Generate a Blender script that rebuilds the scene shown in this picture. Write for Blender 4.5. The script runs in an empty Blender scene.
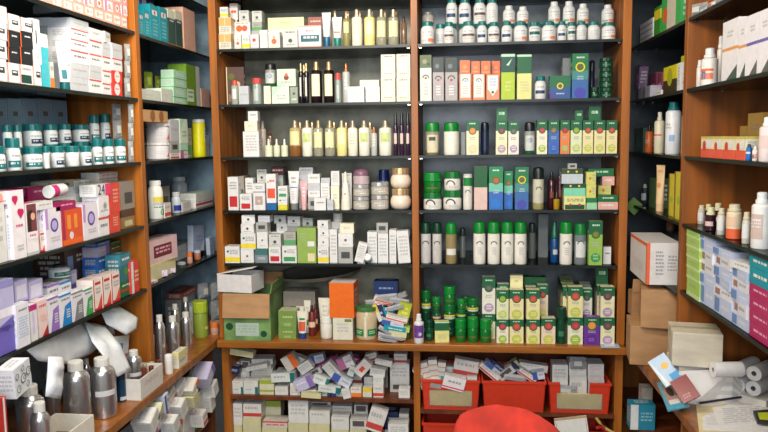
import bpy, bmesh, math, random
from mathutils import Vector, Matrix
C = bpy.context.scene.collection
rnd = random.Random(7)
PI = math.pi
# ---------------------------------------------------------------- camera
CZ = 1.70                                   # eye height above the floor
FPX, YAW, PITCH, ROLL = 720.0, .1062, .1061, -.0124
_F = Vector((-math.sin(YAW)*math.cos(PITCH), math.cos(YAW)*math.cos(PITCH), -math.sin(PITCH)))
_R0 = Vector((math.cos(YAW), math.sin(YAW), 0)); _U0 = _R0.cross(_F)
_R = _R0*math.cos(ROLL)+_U0*math.sin(ROLL); _U = -_R0*math.sin(ROLL)+_U0*math.cos(ROLL)
cam_d = bpy.data.cameras.new('camera'); cam = bpy.data.objects.new('camera', cam_d); C.objects.link(cam)
cam_d.sensor_width = 36; cam_d.lens = FPX/768*36; cam_d.clip_start = .05
m = Matrix((_R, _U, -_F)).transposed().to_4x4(); m.translation = Vector((0, 0, CZ)); cam.matrix_world = m
bpy.context.scene.camera = cam
# ---------------------------------------------------------------- light
sc = bpy.context.scene
sc.view_settings.view_transform = 'Standard'; sc.view_settings.look = 'None'
sc.view_settings.gamma = 1; sc.view_settings.use_curve_mapping = False
sc.view_settings.exposure = -0.16
w = bpy.data.worlds.new('world'); sc.world = w; w.use_nodes = True
w.node_tree.nodes['Background'].inputs[0].default_value = (.8, .88, 1, 1)
w.node_tree.nodes['Background'].inputs[1].default_value = .3
def area(name, loc, size, power, col, look=None):
    l = bpy.data.lights.new(name, 'AREA'); l.shape = 'RECTANGLE'; l.size, l.size_y = size
    l.energy = power; l.color = col
    o = bpy.data.objects.new(name, l); C.objects.link(o); o.location = loc
    if look: o.rotation_euler = (Vector(look)-Vector(loc)).to_track_quat('-Z', 'Y').to_euler()
    return o
LAMPS = [  # ceiling tube lamps of the shop plus an added front fill (name, place, size, power, colour, aimed at)
    ('tube_light_a', (-.6, 1.9, 2.66), (1.0, .2), 34, (1, .90, .74), (-.5, 3.0, 1.2)),
    ('tube_light_b', (-.3, .5, 2.66), (1.2, .3), 38, (1, .95, .86), (-.3, 2.8, 1.1)),
    ('front_fill_light', (.0, -1.2, 2.0), (1.6, 1.0), 68, (.84, .92, 1), (-.3, 3.0, 1.1)),  # cool fill added behind the camera to brighten the shelf interiors
]
for n_, l_, s_, p_, c_, k_ in LAMPS: area(n_, l_, s_, p_, c_, k_)
# ---------------------------------------------------------------- materials
def lin(c):
    return tuple(((v/255)/12.92 if v/255 <= .04045 else ((v/255+.055)/1.055)**2.4) for v in c)
_M = {}
def mat(c, rough=.5, metal=0, kind=None):
    key = (tuple(c), rough, metal, kind)
    if key in _M: return _M[key]
    mt = bpy.data.materials.new((kind or 'paint')+'_%02x%02x%02x' % tuple(int(v) for v in c)); mt.use_nodes = True
    nt = mt.node_tree; b = nt.nodes['Principled BSDF']; L = nt.links
    col = (*lin(c), 1)
    b.inputs['Base Color'].default_value = col
    b.inputs['Roughness'].default_value = rough; b.inputs['Metallic'].default_value = metal
    def tex(scale, c2, stretch=(1, 1, 1), detail=3, lo=.35, hi=.65):
        tc = nt.nodes.new('ShaderNodeTexCoord'); mp = nt.nodes.new('ShaderNodeMapping'); mp.inputs['Scale'].default_value = stretch
        nz = nt.nodes.new('ShaderNodeTexNoise'); nz.inputs['Scale'].default_value = scale; nz.inputs['Detail'].default_value = detail
        rp = nt.nodes.new('ShaderNodeValToRGB'); rp.color_ramp.elements[0].position = lo; rp.color_ramp.elements[1].position = hi
        rp.color_ramp.elements[0].color = (*lin(c2), 1); rp.color_ramp.elements[1].color = col
        L.new(tc.outputs['Object'], mp.inputs[0]); L.new(mp.outputs[0], nz.inputs['Vector']); L.new(nz.outputs[0], rp.inputs[0])
        L.new(rp.outputs[0], b.inputs['Base Color']); return nz
    dk = tuple(v*.62 for v in c)
    if kind == 'wood':
        tex(5, tuple(v*.66 for v in c), (5, 5, .35), 6, .3, .7); b.inputs['Coat Weight'].default_value = .08; b.inputs['Coat Roughness'].default_value = .25
    elif kind == 'wood_flat':
        tex(5, tuple(v*.66 for v in c), (.5, 5, 5), 6, .3, .7); b.inputs['Coat Weight'].default_value = .08; b.inputs['Coat Roughness'].default_value = .25
    elif kind == 'card': tex(9, tuple(v*.9 for v in c), (1, 1, 3), 4)
    elif kind == 'brushed': tex(30, tuple(v*.8 for v in c), (1, 1, .05), 3)
    elif kind == 'fabric':
        nz = tex(14, tuple(v*.82 for v in c)); bp = nt.nodes.new('ShaderNodeBump'); bp.inputs['Strength'].default_value = .25
        n2 = nt.nodes.new('ShaderNodeTexNoise'); n2.inputs['Scale'].default_value = 220; L.new(n2.outputs[0], bp.inputs['Height']); L.new(bp.outputs[0], b.inputs['Normal'])
    elif kind == 'mottle': tex(7, dk, (1, 1, 1), 5)
    elif kind in ('clear', 'bag', 'shelfglass', 'film'):
        out = nt.nodes['Material Output']; tr = nt.nodes.new('ShaderNodeBsdfTransparent'); tr.inputs[0].default_value = col
        mx = nt.nodes.new('ShaderNodeMixShader'); fr = nt.nodes.new('ShaderNodeFresnel'); fr.inputs[0].default_value = 1.5
        ad = nt.nodes.new('ShaderNodeMath'); ad.inputs[1].default_value = {'clear': .25, 'bag': .30, 'shelfglass': .05, 'film': .04}[kind]
        b.inputs['Base Color'].default_value = (*lin((225, 228, 228) if kind != 'shelfglass' else (20, 32, 30)), 1)
        L.new(fr.outputs[0], ad.inputs[0]); L.new(ad.outputs[0], mx.inputs[0]); L.new(tr.outputs[0], mx.inputs[1]); L.new(b.outputs[0], mx.inputs[2])
        L.new(mx.outputs[0], out.inputs[0]); b.inputs['Roughness'].default_value = rough
    else:
        tex(40, tuple(v*.96 for v in c))
    _M[key] = mt; return mt
# named colours
K = dict(wh=(228, 228, 228), wc=(240, 233, 208), cr=(226, 214, 170), gr=(150, 152, 150), lg=(196, 198, 198), dg=(70, 74, 74), bk=(22, 22, 26),
         rd=(196, 40, 44), or_=(236, 104, 40), ye=(238, 214, 50), lm=(160, 196, 60), gn=(20, 130, 56), dgn=(14, 74, 48), tl=(10, 110, 108), mt=(190, 226, 196),
         aq=(30, 160, 178), bl=(40, 90, 180), lb=(150, 180, 226), nv=(26, 36, 84), pu=(120, 70, 160), lv=(186, 176, 226), pk=(238, 130, 170), mg=(206, 30, 100), sa=(240, 168, 150),
         go=(200, 150, 66), br=(70, 44, 32), tn=(196, 158, 108), cb=(176, 136, 92), sl=(200, 200, 204), gol=(214, 176, 110), tx=(120, 120, 126), gy2=(176, 176, 172), mr=(110, 24, 36), be=(206, 196, 160), ol=(96, 104, 34), pe=(240, 196, 168))
def cc(c): return K[c] if isinstance(c, str) else c
# ---------------------------------------------------------------- mesh collector
class MB:
    def __init__(s): s.v = []; s.f = []; s.m = []; s.mats = []; s.sm = []
    def mi(s, mt):
        if mt not in s.mats: s.mats.append(mt)
        return s.mats.index(mt)
    def face(s, pts, mt, smooth=False):
        n = len(s.v); s.v += [tuple(p) for p in pts]; s.f.append(tuple(range(n, n+len(pts)))); s.m.append(s.mi(mt)); s.sm.append(smooth)
    def box(s, x0, x1, y0, y1, z0, z1, mt, top=None, M=None):
        p = [Vector((x, y, z)) for z in (z0, z1) for y in (y0, y1) for x in (x0, x1)]
        if M: p = [M @ q for q in p]
        n = len(s.v); s.v += [tuple(q) for q in p]
        for i, q in enumerate(((0, 2, 3, 1), (4, 5, 7, 6), (0, 1, 5, 4), (2, 6, 7, 3), (0, 4, 6, 2), (1, 3, 7, 5))):
            s.f.append(tuple(n+k for k in q)); s.m.append(s.mi(top if (top and i == 1) else mt)); s.sm.append(False)
    def lathe(s, prof, n=20, sx=1, sy=1, cx=0, cy=0, bottom=True, top=True):
        """prof: list of (r, z, material of the ring above this point)"""
        rings = []
        for r, z, _ in prof:
            b = len(s.v); rings.append(b)
            for i in range(n):
                a = 2*PI*i/n; s.v.append((cx+r*sx*math.sin(a), cy-r*sy*math.cos(a), z))
        for j in range(len(prof)-1):
            for i in range(n):
                a, b = rings[j]+i, rings[j]+(i+1) % n; c, d = rings[j+1]+(i+1) % n, rings[j+1]+i
                s.f.append((a, b, c, d)); s.m.append(s.mi(prof[j][2])); s.sm.append(True)
        if bottom: s.f.append(tuple(rings[0]+i for i in reversed(range(n)))); s.m.append(s.mi(prof[0][2])); s.sm.append(False)
        if top: s.f.append(tuple(rings[-1]+i for i in range(n))); s.m.append(s.mi(prof[-1][2] or prof[-2][2])); s.sm.append(False)
    def mesh(s, name, bevel=0):
        me = bpy.data.meshes.new(name); me.from_pydata(s.v, [], s.f)
        for mt in s.mats: me.materials.append(mt)
        me.polygons.foreach_set('material_index', s.m); me.polygons.foreach_set('use_smooth', s.sm); me.update()
        if any(s.sm): me.set_sharp_from_angle(angle=math.radians(38))
        if bevel:
            bm = bmesh.new(); bm.from_mesh(me)
            e = [x for x in bm.edges if len(x.link_faces) == 2 and x.calc_face_angle(0) > .8]
            bmesh.ops.bevel(bm, geom=e, offset=bevel, segments=2, affect='EDGES', profile=.5); bm.to_mesh(me); bm.free()
        return me
def link(name, me, parent=None):
    o = bpy.data.objects.new(name, me); C.objects.link(o)
    if parent: o.parent = parent
    return o
def tag(o, label, cat, group=None, kind=None):
    if label: o['label'] = label
    if cat: o['category'] = cat
    if group: o['group'] = group
    if kind: o['kind'] = kind
    return o
def struct(name, mb, bevel=0):
    o = link(name, mb.mesh(name, bevel)); o['kind'] = 'structure'; return o
def empty(name, loc=(0, 0, 0), rz=0):
    o = bpy.data.objects.new(name, None); C.objects.link(o); o.location = loc; o.rotation_euler = (0, 0, rz); o.empty_display_size = .05; return o
# ---------------------------------------------------------------- printing
def prints(mb, pr, fn, seed=0, rough=.5, seg=1):
    """fn(u, v, off) -> point; pr: list of print marks"""
    rr = random.Random(seed); off = .0004
    def rect(u0, v0, u1, v1, c, off):
        n = seg if u1-u0 > .3 else max(1, seg//3)
        for i in range(n):
            a, b = u0+(u1-u0)*i/n, u0+(u1-u0)*(i+1)/n
            mb.face([fn(a, v0, off), fn(b, v0, off), fn(b, v1, off), fn(a, v1, off)], mat(cc(c), rough))
    for p in pr:
        k = p[0]
        if k == 'r': rect(p[1], p[2], p[3], p[4], p[5], off)
        elif k == 'b': rect(.0, p[1], 1., p[2], p[3], off)
        elif k == 'c':
            _, u, v, r, c = p[:5]; asp = fn.asp; n = 14
            mb.face([fn(u+r*math.cos(2*PI*i/n), v+r*math.sin(2*PI*i/n)*asp, off) for i in range(n)], mat(cc(c), rough))
        elif k == 'a':                      # arch: upper half of a ring
            _, u, v, r, c = p[:5]; asp = fn.asp; n = 8
            for i in range(n):
                a, b = PI*i/n, PI*(i+1)/n
                q = [(r, a), (r, b), (r*.72, b), (r*.72, a)]
                mb.face([fn(u+R_*math.cos(t), v+R_*math.sin(t)*asp, off) for R_, t in q], mat(cc(c), rough))
        elif k == 'g':                      # a triangle / wedge
            mb.face([fn(u, v, off) for u, v in p[1]], mat(cc(p[2]), rough))
        elif k == 't':                      # lines of small lettering
            _, u0, v0, u1, v1, c, n = p; c = cc(c)
            if sum(c) < 600: c = tuple(v*.62+225*.38 for v in c)
            for j in range(n):
                y1 = v1-(v1-v0)*j/n; y0 = y1-(v1-v0)/n*.55; x = u0+(u1-u0)*rr.random()*.1
                while x < u1-.03:
                    x2 = min(u1, x+(u1-u0)*(.12+.22*rr.random()))
                    mb.face([fn(x, y0, off), fn(x2, y0, off), fn(x2, y1, off), fn(x, y1, off)], mat(cc(c), rough)); x = x2+(u1-u0)*.06
        off += .00012
# ---------------------------------------------------------------- product catalogue
P = {}
def prod(key, kind, name, cat, desc, base='wh', pr=(), **o): P[key] = dict(kind=kind, name=name, cat=cat, desc=desc, base=base, pr=list(pr), **o)
TX = lambda u0, v0, u1, v1, n, c='tx': ('t', u0, v0, u1, v1, c, n)
def b_carton(p, w, h, d, seed):
    mb = MB(); base = mat(cc(p['base']), p.get('rough', .45), 0, p.get('mk')); top = mat(cc(p['top']), .45) if 'top' in p else None
    mb.box(-w/2, w/2, -d/2, d/2, 0, h, base, top)
    def ff(u, v, o): return ((u-.5)*w, -d/2-o, v*h)
    ff.asp = w/h; prints(mb, p['pr'], ff, seed)
    side = [q for q in p['pr'] if q[0] == 'b']+([TX(.15, .2, .85, .8, 4, 'gy2')] if p.get('side', 1) else [])
    for sg in (1, -1):
        def fs(u, v, o, sg=sg): return (sg*(w/2+o), sg*(u-.5)*d, v*h)
        fs.asp = d/h; prints(mb, side, fs, seed+sg)
    # closing flap line on the top and a tuck tab
    mt = mat(tuple(v*.8 for v in cc(p.get('top', p['base']))), .5)
    mb.face([(-w*.46, -d*.5+.002, h+.0003), (w*.46, -d*.5+.002, h+.0003), (w*.46, -d*.5+.0032, h+.0003), (-w*.46, -d*.5+.0032, h+.0003)], mt)
    prints(mb, [TX(.2, .25, .8, .75, 2, 'gy2')], type('F', (), {'__call__': lambda s, u, v, o: ((u-.5)*w, (v-.5)*d, h+o), 'asp': 1})(), seed)
    return [(None, mb.mesh('carton'))]
def cyl_fn(R, h0, h1, A=1.15, s=1):
    def f(u, v, o): a = (u-.5)*2*A; return ((R+o)*math.sin(a), -(R+o)*math.cos(a), h0+(h1-h0)*v)
    f.asp = 2*A*R/(h1-h0); return f
def body_parts(body_mb, p, R, z0, z1, seed, cap_mb=None, extra=()):
    out = [('body', body_mb.mesh('body'))]
    if p.get('label') or p['pr']:
        lb = MB(); f = cyl_fn(R, z0, z1)
        if p.get('label'): prints(lb, [('b', 0, 1, p['label'])], f, seed, seg=10); g = cyl_fn(R+.0003, z0, z1)
        else: g = f
        prints(lb, p['pr'], g, seed, seg=6); out.append(('printed_label', lb.mesh('printed_label')))
    if cap_mb: out.append((p.get('capname', 'cap'), cap_mb.mesh('cap')))
    return out+list(extra)
def bm_(p): return mat(cc(p['base']), p.get('rough', .35), p.get('metal', 0), p.get('mk'))
def capm(p): return mat(cc(p.get('cap', 'wh')), .35, p.get('capmetal', 0))
def ribbed_cap(mb, r, z0, z1, mt, dome=.15):
    n = 28; h = z1-z0
    rings = [(r, z0), (r, z0+h*(1-dome)), (r*.93, z1), ]
    ids = []
    for k, (rr_, z) in enumerate(rings):
        ids.append(len(mb.v))
        for i in range(n):
            a = 2*PI*i/n; q = rr_*(1 if (i % 2 or k == 2) else .965); mb.v.append((q*math.sin(a), -q*math.cos(a), z))
    for j in range(2):
        for i in range(n):
            mb.f.append((ids[j]+i, ids[j]+(i+1) % n, ids[j+1]+(i+1) % n, ids[j+1]+i)); mb.m.append(mb.mi(mt)); mb.sm.append(False)
    mb.f.append(tuple(ids[2]+i for i in range(n))); mb.m.append(mb.mi(mt)); mb.sm.append(False)
    mb.f.append(tuple(ids[0]+i for i in reversed(range(n)))); mb.m.append(mb.mi(mt)); mb.sm.append(False)
def b_pill(p, w, h, d, seed):           # shouldered tablet bottle with wide ribbed cap
    R = w/2; B = bm_(p); ch = h*p.get('ch', .2); sh = h*p.get('sh', .17); b = MB()
    b.lathe([(R*.93, 0, B), (R, h*.03, B), (R, h-ch-sh, B), (R*.9, h-ch-sh*.45, B), (R*.72, h-ch-sh*.1, B), (R*.7, h-ch+.0005, None)], 20, cx=0)
    c = MB(); ribbed_cap(c, R*p.get('cr', .78), h-ch, h, capm(p))
    return body_parts(b, p, R+.0002, h*.08, h-ch-sh-.001, seed, c)
def b_jar(p, w, h, d, seed):            # straight or round jar with wide lid
    R = w/2; B = bm_(p); lh = h*p.get('lh', .3); b = MB(); bulge = p.get('bulge', 0)
    zb = h-lh
    if bulge: b.lathe([(R*.62, 0, B), (R*.86, zb*.12, B), (R*.98, zb*.35, B), (R, zb*.5, B), (R*.96, zb*.7, B), (R*.84, zb*.9, B), (R*.74, zb, None)], 24)
    else: b.lathe([(R*.94, 0, B), (R, zb*.06, B), (R, zb*.86, B), (R*.9, zb*.96, B), (R*.88, zb, None)], 20)
    c = MB(); q = p.get('cr', .98)
    if p.get('dome'): m_ = capm(p); c.lathe([(R*q, zb, m_), (R*q, zb+lh*.4, m_), (R*q*.85, zb+lh*.72, m_), (R*q*.5, zb+lh*.93, m_), (R*.12, h, None)], 20)
    else: ribbed_cap(c, R*q, zb+.0002, h, capm(p), .12)
    p = dict(p, capname='lid')
    return body_parts(b, p, R+.0002, zb*.1, zb*.84, seed, c)
def b_lotion(p, w, h, d, seed):         # slim cylinder, small neck cap
    R = w/2; B = bm_(p); ch = h*p.get('ch', .2); b = MB(); zs = h-ch
    low = mat(cc(p['low']), .3, 0, p.get('mk')) if 'low' in p else B
    b.lathe([(R*.92, 0, low), (R, h*.02, low), (R, h*.3, B), (R, zs-h*.05, B), (R*.82, zs-h*.015, B), (R*.42, zs, None)], 20)
    c = MB(); m_ = capm(p); q = R*p.get('cr', .5); c.lathe([(q, zs, m_), (q, zs+ch*.3, m_), (q*.8, zs+ch*.36, m_), (q*.8, zs+ch*.9, m_), (q*.55, h, None)], 14)
    return body_parts(b, p, R+.0002, h*p.get('l0', .12), (h-ch)*p.get('l1', .88), seed, c)
def b_can(p, w, h, d, seed):            # talc / spray cylinder with full width domed cap
    R = w/2; B = bm_(p); ch = h*p.get('ch', .28); b = MB(); low = mat(cc(p['low']), .3) if 'low' in p else B
    b.lathe([(R*.95, 0, low), (R, h*.02, low), (R, h*.16, B), (R, h-ch-.002, B), (R*.9, h-ch, None)], 22)
    c = MB(); m_ = capm(p); q = R*.97; c.lathe([(q, h-ch, m_), (q, h-ch*.3, m_), (q*.9, h-ch*.1, m_), (q*.6, h-ch*.01, m_), (q*.2, h, None)], 22)
    return body_parts(b, p, R+.0002, h*.05, h-ch-.006, seed, c)
def b_alu(p, w, h, d, seed):            # spun aluminium bottle
    R = w/2; B = bm_(p); b = MB(); s = h*.74
    b.lathe([(R*.95, 0, B), (R, h*.012, B), (R, s, B), (R*.95, s+h*.045, B), (R*.8, s+h*.085, B), (R*.62, s+h*.112, B), (R*.53, s+h*.13, B), (R*.52, h*.9, None)], 32)
    c = MB(); ribbed_cap(c, R*.58, h*.87, h, mat(cc(p.get('cap', (214, 210, 196))), .5), .1)
    return body_parts(b, p, R+.0003, h*.33, h*.5, seed, c)
def b_tube(p, w, h, d, seed):           # squeeze tube standing on its cap
    b = MB(); B = bm_(p); n = 18; ch = h*p.get('ch', .17); r = w*.36; ids = []; lo = mat(cc(p['low']), .35) if 'low' in p else B
    for k in range(7):
        t = k/6; z = ch+(h-ch)*t; rx = r+(w/2-r)*t; ry = r*(1-t)+.0012*t; ids.append(len(b.v))
        for i in range(n): a = 2*PI*i/n; b.v.append((rx*math.sin(a), -ry*math.cos(a), z))
    for j in range(6):
        for i in range(n): b.f.append((ids[j]+i, ids[j]+(i+1) % n, ids[j+1]+(i+1) % n, ids[j+1]+i)); b.m.append(b.mi(lo if j == 0 else B)); b.sm.append(True)
    b.f.append(tuple(ids[6]+i for i in range(n))); b.m.append(0); b.sm.append(False)
    b.box(-w/2, w/2, -.0012, .0012, h, h+.006, B)
    c = MB(); m_ = capm(p); c.lathe([(r*.92, 0, m_), (r*.97, ch*.1, m_), (r*.9, ch, None)], 18)
    out = [('body', b.mesh('body')), ('cap', c.mesh('cap'))]
    if p['pr']:
        lb = MB()
        def f(u, v, o):
            z = ch+(h-ch)*v; t = v; rx = r+(w/2-r)*t; ry = r*(1-t)+.0012*t; a = (u-.5)*2; return ((rx+o)*math.sin(a), -(ry+o+.0004)*math.cos(a), z)
        f.asp = w/(h-ch); prints(lb, p['pr'], f, seed, seg=6)
        # long rectangles would cut through the curved skin, so print in short steps
        out.append(('printed_label', lb.mesh('printed_label')))
    return out
def b_pack(p, w, h, d, seed):           # crumpled clear or foil sachet
    b = MB(); rr = random.Random(seed); n = 6; B = bm_(p)
    g = {}
    for sgn in (-1, 1):
        for i in range(n+1):
            for j in range(n+1):
                u, v = i/n, j/n; e = min(u, 1-u, v, 1-v)*2; t = d/2*min(1, e*2.2)*(.75+.5*rr.random())
                g[sgn, i, j] = len(b.v); b.v.append(((u-.5)*w*(1 if e else .98+.04*rr.random()), sgn*t, max(.0, v*h-(.004*rr.random() if e else 0))))
    for i in range(n):
        for j in range(n):
            for sgn in (-1, 1):
                q = (g[sgn, i, j], g[sgn, i+1, j], g[sgn, i+1, j+1], g[sgn, i, j+1]); b.f.append(q if sgn < 0 else q[::-1]); b.m.append(b.mi(B)); b.sm.append(False)
    if p['pr']:
        f = lambda u, v, o: ((u-.5)*w, -d*.55-o-.001, v*h); ff = type('F', (), {'__call__': lambda s, u, v, o: f(u, v, o), 'asp': w/h})()
        prints(b, p['pr'], ff, seed)
    return [(None, b.mesh('pack'))]
def b_tub(p, w, h, d, seed):            # pail with snap lid
    return b_jar(dict(p, lh=p.get('lh', .16), cr=1.03), w/1.03, h, d, seed)
def b_cone(p, w, h, d, seed):
    R = w/2; B = bm_(p); b = MB(); b.lathe([(R*.95, 0, B), (R, h*.03, B), (R*.8, h*.35, B), (R*.52, h*.7, B), (R*.45, h*.72, None)], 18)
    c = MB(); m_ = capm(p); c.lathe([(R*.42, h*.72, m_), (R*.32, h*.9, m_), (R*.15, h, None)], 16)
    return body_parts(b, p, R*.86, h*.2, h*.45, seed, c)
BUILD = dict(carton=b_carton, pill=b_pill, jar=b_jar, lotion=b_lotion, can=b_can, alu=b_alu, tube=b_tube, pack=b_pack, tub=b_tub, cone=b_cone)
ROUND = {'pill', 'jar', 'lotion', 'can', 'alu', 'tub', 'cone'}
_cache = {}
PLACED = []                              # every placed product, labelled at the end
def make(key, w, h, d):
    p = P[key]
    if p['kind'] in ROUND: d = w
    q = lambda v: round(v*500)/500 if v > .02 else round(v*1000)/1000
    w, h, d = max(.006, math.floor(w*1000)/1000), max(.004, h), max(.004, round(d, 3)); h = round(h, 4)
    ck = (key, w, h, d)
    if ck not in _cache: _cache[ck] = BUILD[p['kind']](p, w, h, d, hash(key) % 97 if False else sum(map(ord, key)))
    parts = _cache[ck]
    if parts[0][0] is None: o = link(p['name'], parts[0][1])
    else:
        o = empty(p['name'])
        for nm, me in parts: link(nm, me, o)
    return o, h
# ---------------------------------------------------------------- frames: where shelf fronts stand
class Frame:
    """a shelf: axis 'x' (back wall) or 'y' (side walls); plane = front edge, zb = top of shelf"""
    def __init__(s, side, plane, zb, where, group):
        s.side, s.plane, s.zb, s.where, s.group = side, plane, zb, where, group; s.tmin, s.tmax, s.zmax = -9, 9, 99; s.face = {'B': 0, 'L': -32, 'R': 32}[side]
    def base(s, sb):
        if s.side == 'B': return Vector((0, s.plane+sb, 0)), Vector((1, 0, 0)), 0
        if s.side == 'L': return Vector((s.plane-sb, 0, 0)), Vector((0, 1, 0)), PI/2
        return Vector((s.plane+sb, 0, 0)), Vector((0, 1, 0)), -PI/2
    def along(s, px, sb, z):             # where along the shelf a picture column meets this line
        P0, D, _ = s.base(sb); A = P0+Vector((0, 0, z-CZ)); k = FPX*_R-(px-384)*_F
        return -A.dot(k)/D.dot(k)
    def height(s, t, sb, py):
        P0, D, _ = s.base(sb); A = P0+D*t; k = FPX*_U+(py-216)*_F
        return CZ-A.dot(k)/k.z
    def col(s, x0, x1, *items, sb=.015, d=None, rz=0, row='', gap=.0012):
        z = s.zb+.0006; D = {'L': -1, 'R': 1}.get(s.side, 0)
        out = []
        for it in items:
            yt, key = it[:2]; op = it[2] if len(it) > 2 else {}
            a0, a1 = (op.get('x') or (x0, x1))
            t0, t1 = s.along(a0, sb, z), s.along(a1, sb, z)
            if t1 < t0: t0, t1 = t1, t0
            t0, t1 = max(t0, s.tmin), min(t1, s.tmax)                     # stay between the uprights
            w_ = max(.006, t1-t0-gap); t = (t0+t1)/2
            k = P[key]['kind']; sbh = sb
            if s.side != 'B' and (k in ROUND or k in ('tube', 'pack')):      # round things: the seen width is the diameter
                for _ in range(3):
                    q_ = P0_ = s.base(sbh)[0]+s.base(sbh)[1]*t; w_ = (abs(a1-a0))*Vector((q_.x, q_.y, z-CZ)).dot(_F)/FPX-.001
                    sbh = sb+w_/2; t = s.along((a0+a1)/2, sbh, z)
            if s.side != 'B' and w_ < .3 and (k in ROUND or k in ('tube', 'pack')): t = max(s.tmin+w_/2, min(s.tmax-w_/2, t))
            h = max(.005, min(s.height(t, sbh, yt), s.zmax-.0006)-z)
            if k == 'tube': h = max(.005, min(h, s.zmax-.007-z))
            dd = op.get('d') or d or {'carton': min(.12, max(.03, w_*.8)), 'tube': w_*.7, 'pack': min(.04, w_*.6)}.get(k, w_)
            if k in ROUND: dd = w_
            o, h = make(key, w_, h, dd); P0, DD, r0 = s.base(sb+dd/2)
            q = P0+DD*t; o.location = (q.x, q.y, z); r = op.get('rz', rz)+(s.face if k in ('tube', 'pack', 'can', 'pill', 'jar', 'lotion', 'alu', 'tub', 'cone') else 0); o.rotation_euler = (0, math.radians(op.get('ry', 0)), r0+math.radians(r))
            PLACED.append((o, key, s, a0/2+a1/2, z, row or op.get('row', '')))
            if q.y > 3.66 or q.y < 1.4: print('OUTSIDE', key, s.where, a0, [round(v, 2) for v in q])
            out.append(o); z += h+.0006
        return out
    def loose(s, cx, cy, wpx, hpx, key, ry=0, sb=.05, d=.06, rz=0, rx=0):
        """a thing lying at a tilt: centre and size as seen, depth plane sb"""
        P0, D, r0 = s.base(sb); t = s.along(cx, sb, s.zb+.05); z = s.height(t, sb, cy)
        for _ in range(3): t = s.along(cx, sb, z); z = s.height(t, sb, cy)
        Pm = P0+D*t; dist = Vector((Pm.x, Pm.y, z-CZ)).dot(_F); sc_ = dist/FPX
        if s.side != 'B': sc_w = sc_/abs(D.dot(_R)) if abs(D.dot(_R)) > .1 else sc_
        else: sc_w = sc_
        w_, h_ = wpx*sc_, hpx*sc_
        o, h_ = make(key, w_, h_, d); c = Vector((Pm.x, Pm.y, z))
        R_ = Matrix.Rotation(r0+math.radians(rz), 4, 'Z') @ Matrix.Rotation(math.radians(ry), 4, 'Y') @ Matrix.Rotation(math.radians(rx), 4, 'X')
        o.matrix_world = Matrix.Translation(c) @ R_ @ Matrix.Translation((0, 0, -h_/2))
        PLACED.append((o, key, s, cx, z, '')); return o
# ---------------------------------------------------------------- room and fittings
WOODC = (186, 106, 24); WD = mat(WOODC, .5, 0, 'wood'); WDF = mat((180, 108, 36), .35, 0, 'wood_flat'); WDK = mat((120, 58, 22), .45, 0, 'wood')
BACK = mat((186, 184, 160), .35, 0, 'mottle'); BACKR = mat((136, 146, 152), .3, 0, 'mottle'); GLASS = mat((226, 238, 232), .08, 0, 'shelfglass'); EDGE = mat((9, 20, 16), .4)
BACKL = mat((150, 176, 192), .3, 0, 'mottle'); PIN = mat((225, 215, 190), .2, 1)
XL0, XL1 = -1.160, -1.1255; XM0, XM1 = -.2214, -.191; XR0, XR1 = .7088, .745
YF, YB = 3.309, 3.749; XLW, XRW = -1.248, .829; XLS, XRS = -1.262, .830
YPL, YPR = 2.761, 2.830; XLB, XRB = -1.62, 1.20
ZK = [None]+[CZ+.4177-.25*k for k in range(0, 5)]; Z0 = ZK[1]+.25; ZK[1] += .008; ZK[2] += .003; ZK[3] += .006; ZK[4] += .004; ZCO = CZ-.948; CTH = .034
ZUP = 2.62
mb = MB(); mb.box(-2.2, 1.8, -2.2, 4.1, -.05, 0, mat((120, 112, 104), .5, 0, 'mottle')); struct('floor', mb)
mb = MB(); mb.box(-2.2, 1.8, -2.2, 4.1, 2.75, 2.8, mat((214, 210, 200), .8)); struct('ceiling', mb)
WL = mat((196, 196, 190), .8)
for nm, b in (('wall_back', (-2.2, 1.8, 3.80, 3.85)), ('wall_front', (-2.2, 1.8, -2.2, -2.15)), ('wall_left', (-1.70, -1.65, -2.15, 3.8)), ('wall_right', (1.24, 1.29, -2.15, 3.8))):
    mb = MB(); mb.box(*b, 0, 2.75, WL); struct(nm, mb)
def part(root, name, fn, bevel=0):
    mb = MB(); fn(mb); return link(name, mb.mesh(name, bevel), root)
def shelf_part(root, x0, x1, y0, y1, z, edge, pins):
    """glass shelf with a dark polished edge on the side people stand"""
    def fn(mb):
        mb.box(x0, x1, y0, y1, z-.009, z, GLASS)
        if edge == 'y': mb.box(x0, x1, y0-.003, y0, z-.012, z+.0002, EDGE)
        elif edge == 'x+': mb.box(x1, x1+.003, y0, y1, z-.012, z+.0002, EDGE)
        else: mb.box(x0-.003, x0, y0, y1, z-.012, z+.0002, EDGE)
    o = part(root, 'glass_shelf', fn)
    for (px, py) in pins:
        pm = MB(); pm.box(px-.006, px+.006, py-.004, py+.004, z-.017, z-.0095, PIN); link('shelf_pin', pm.mesh('shelf_pin'), o)
    return o
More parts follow.
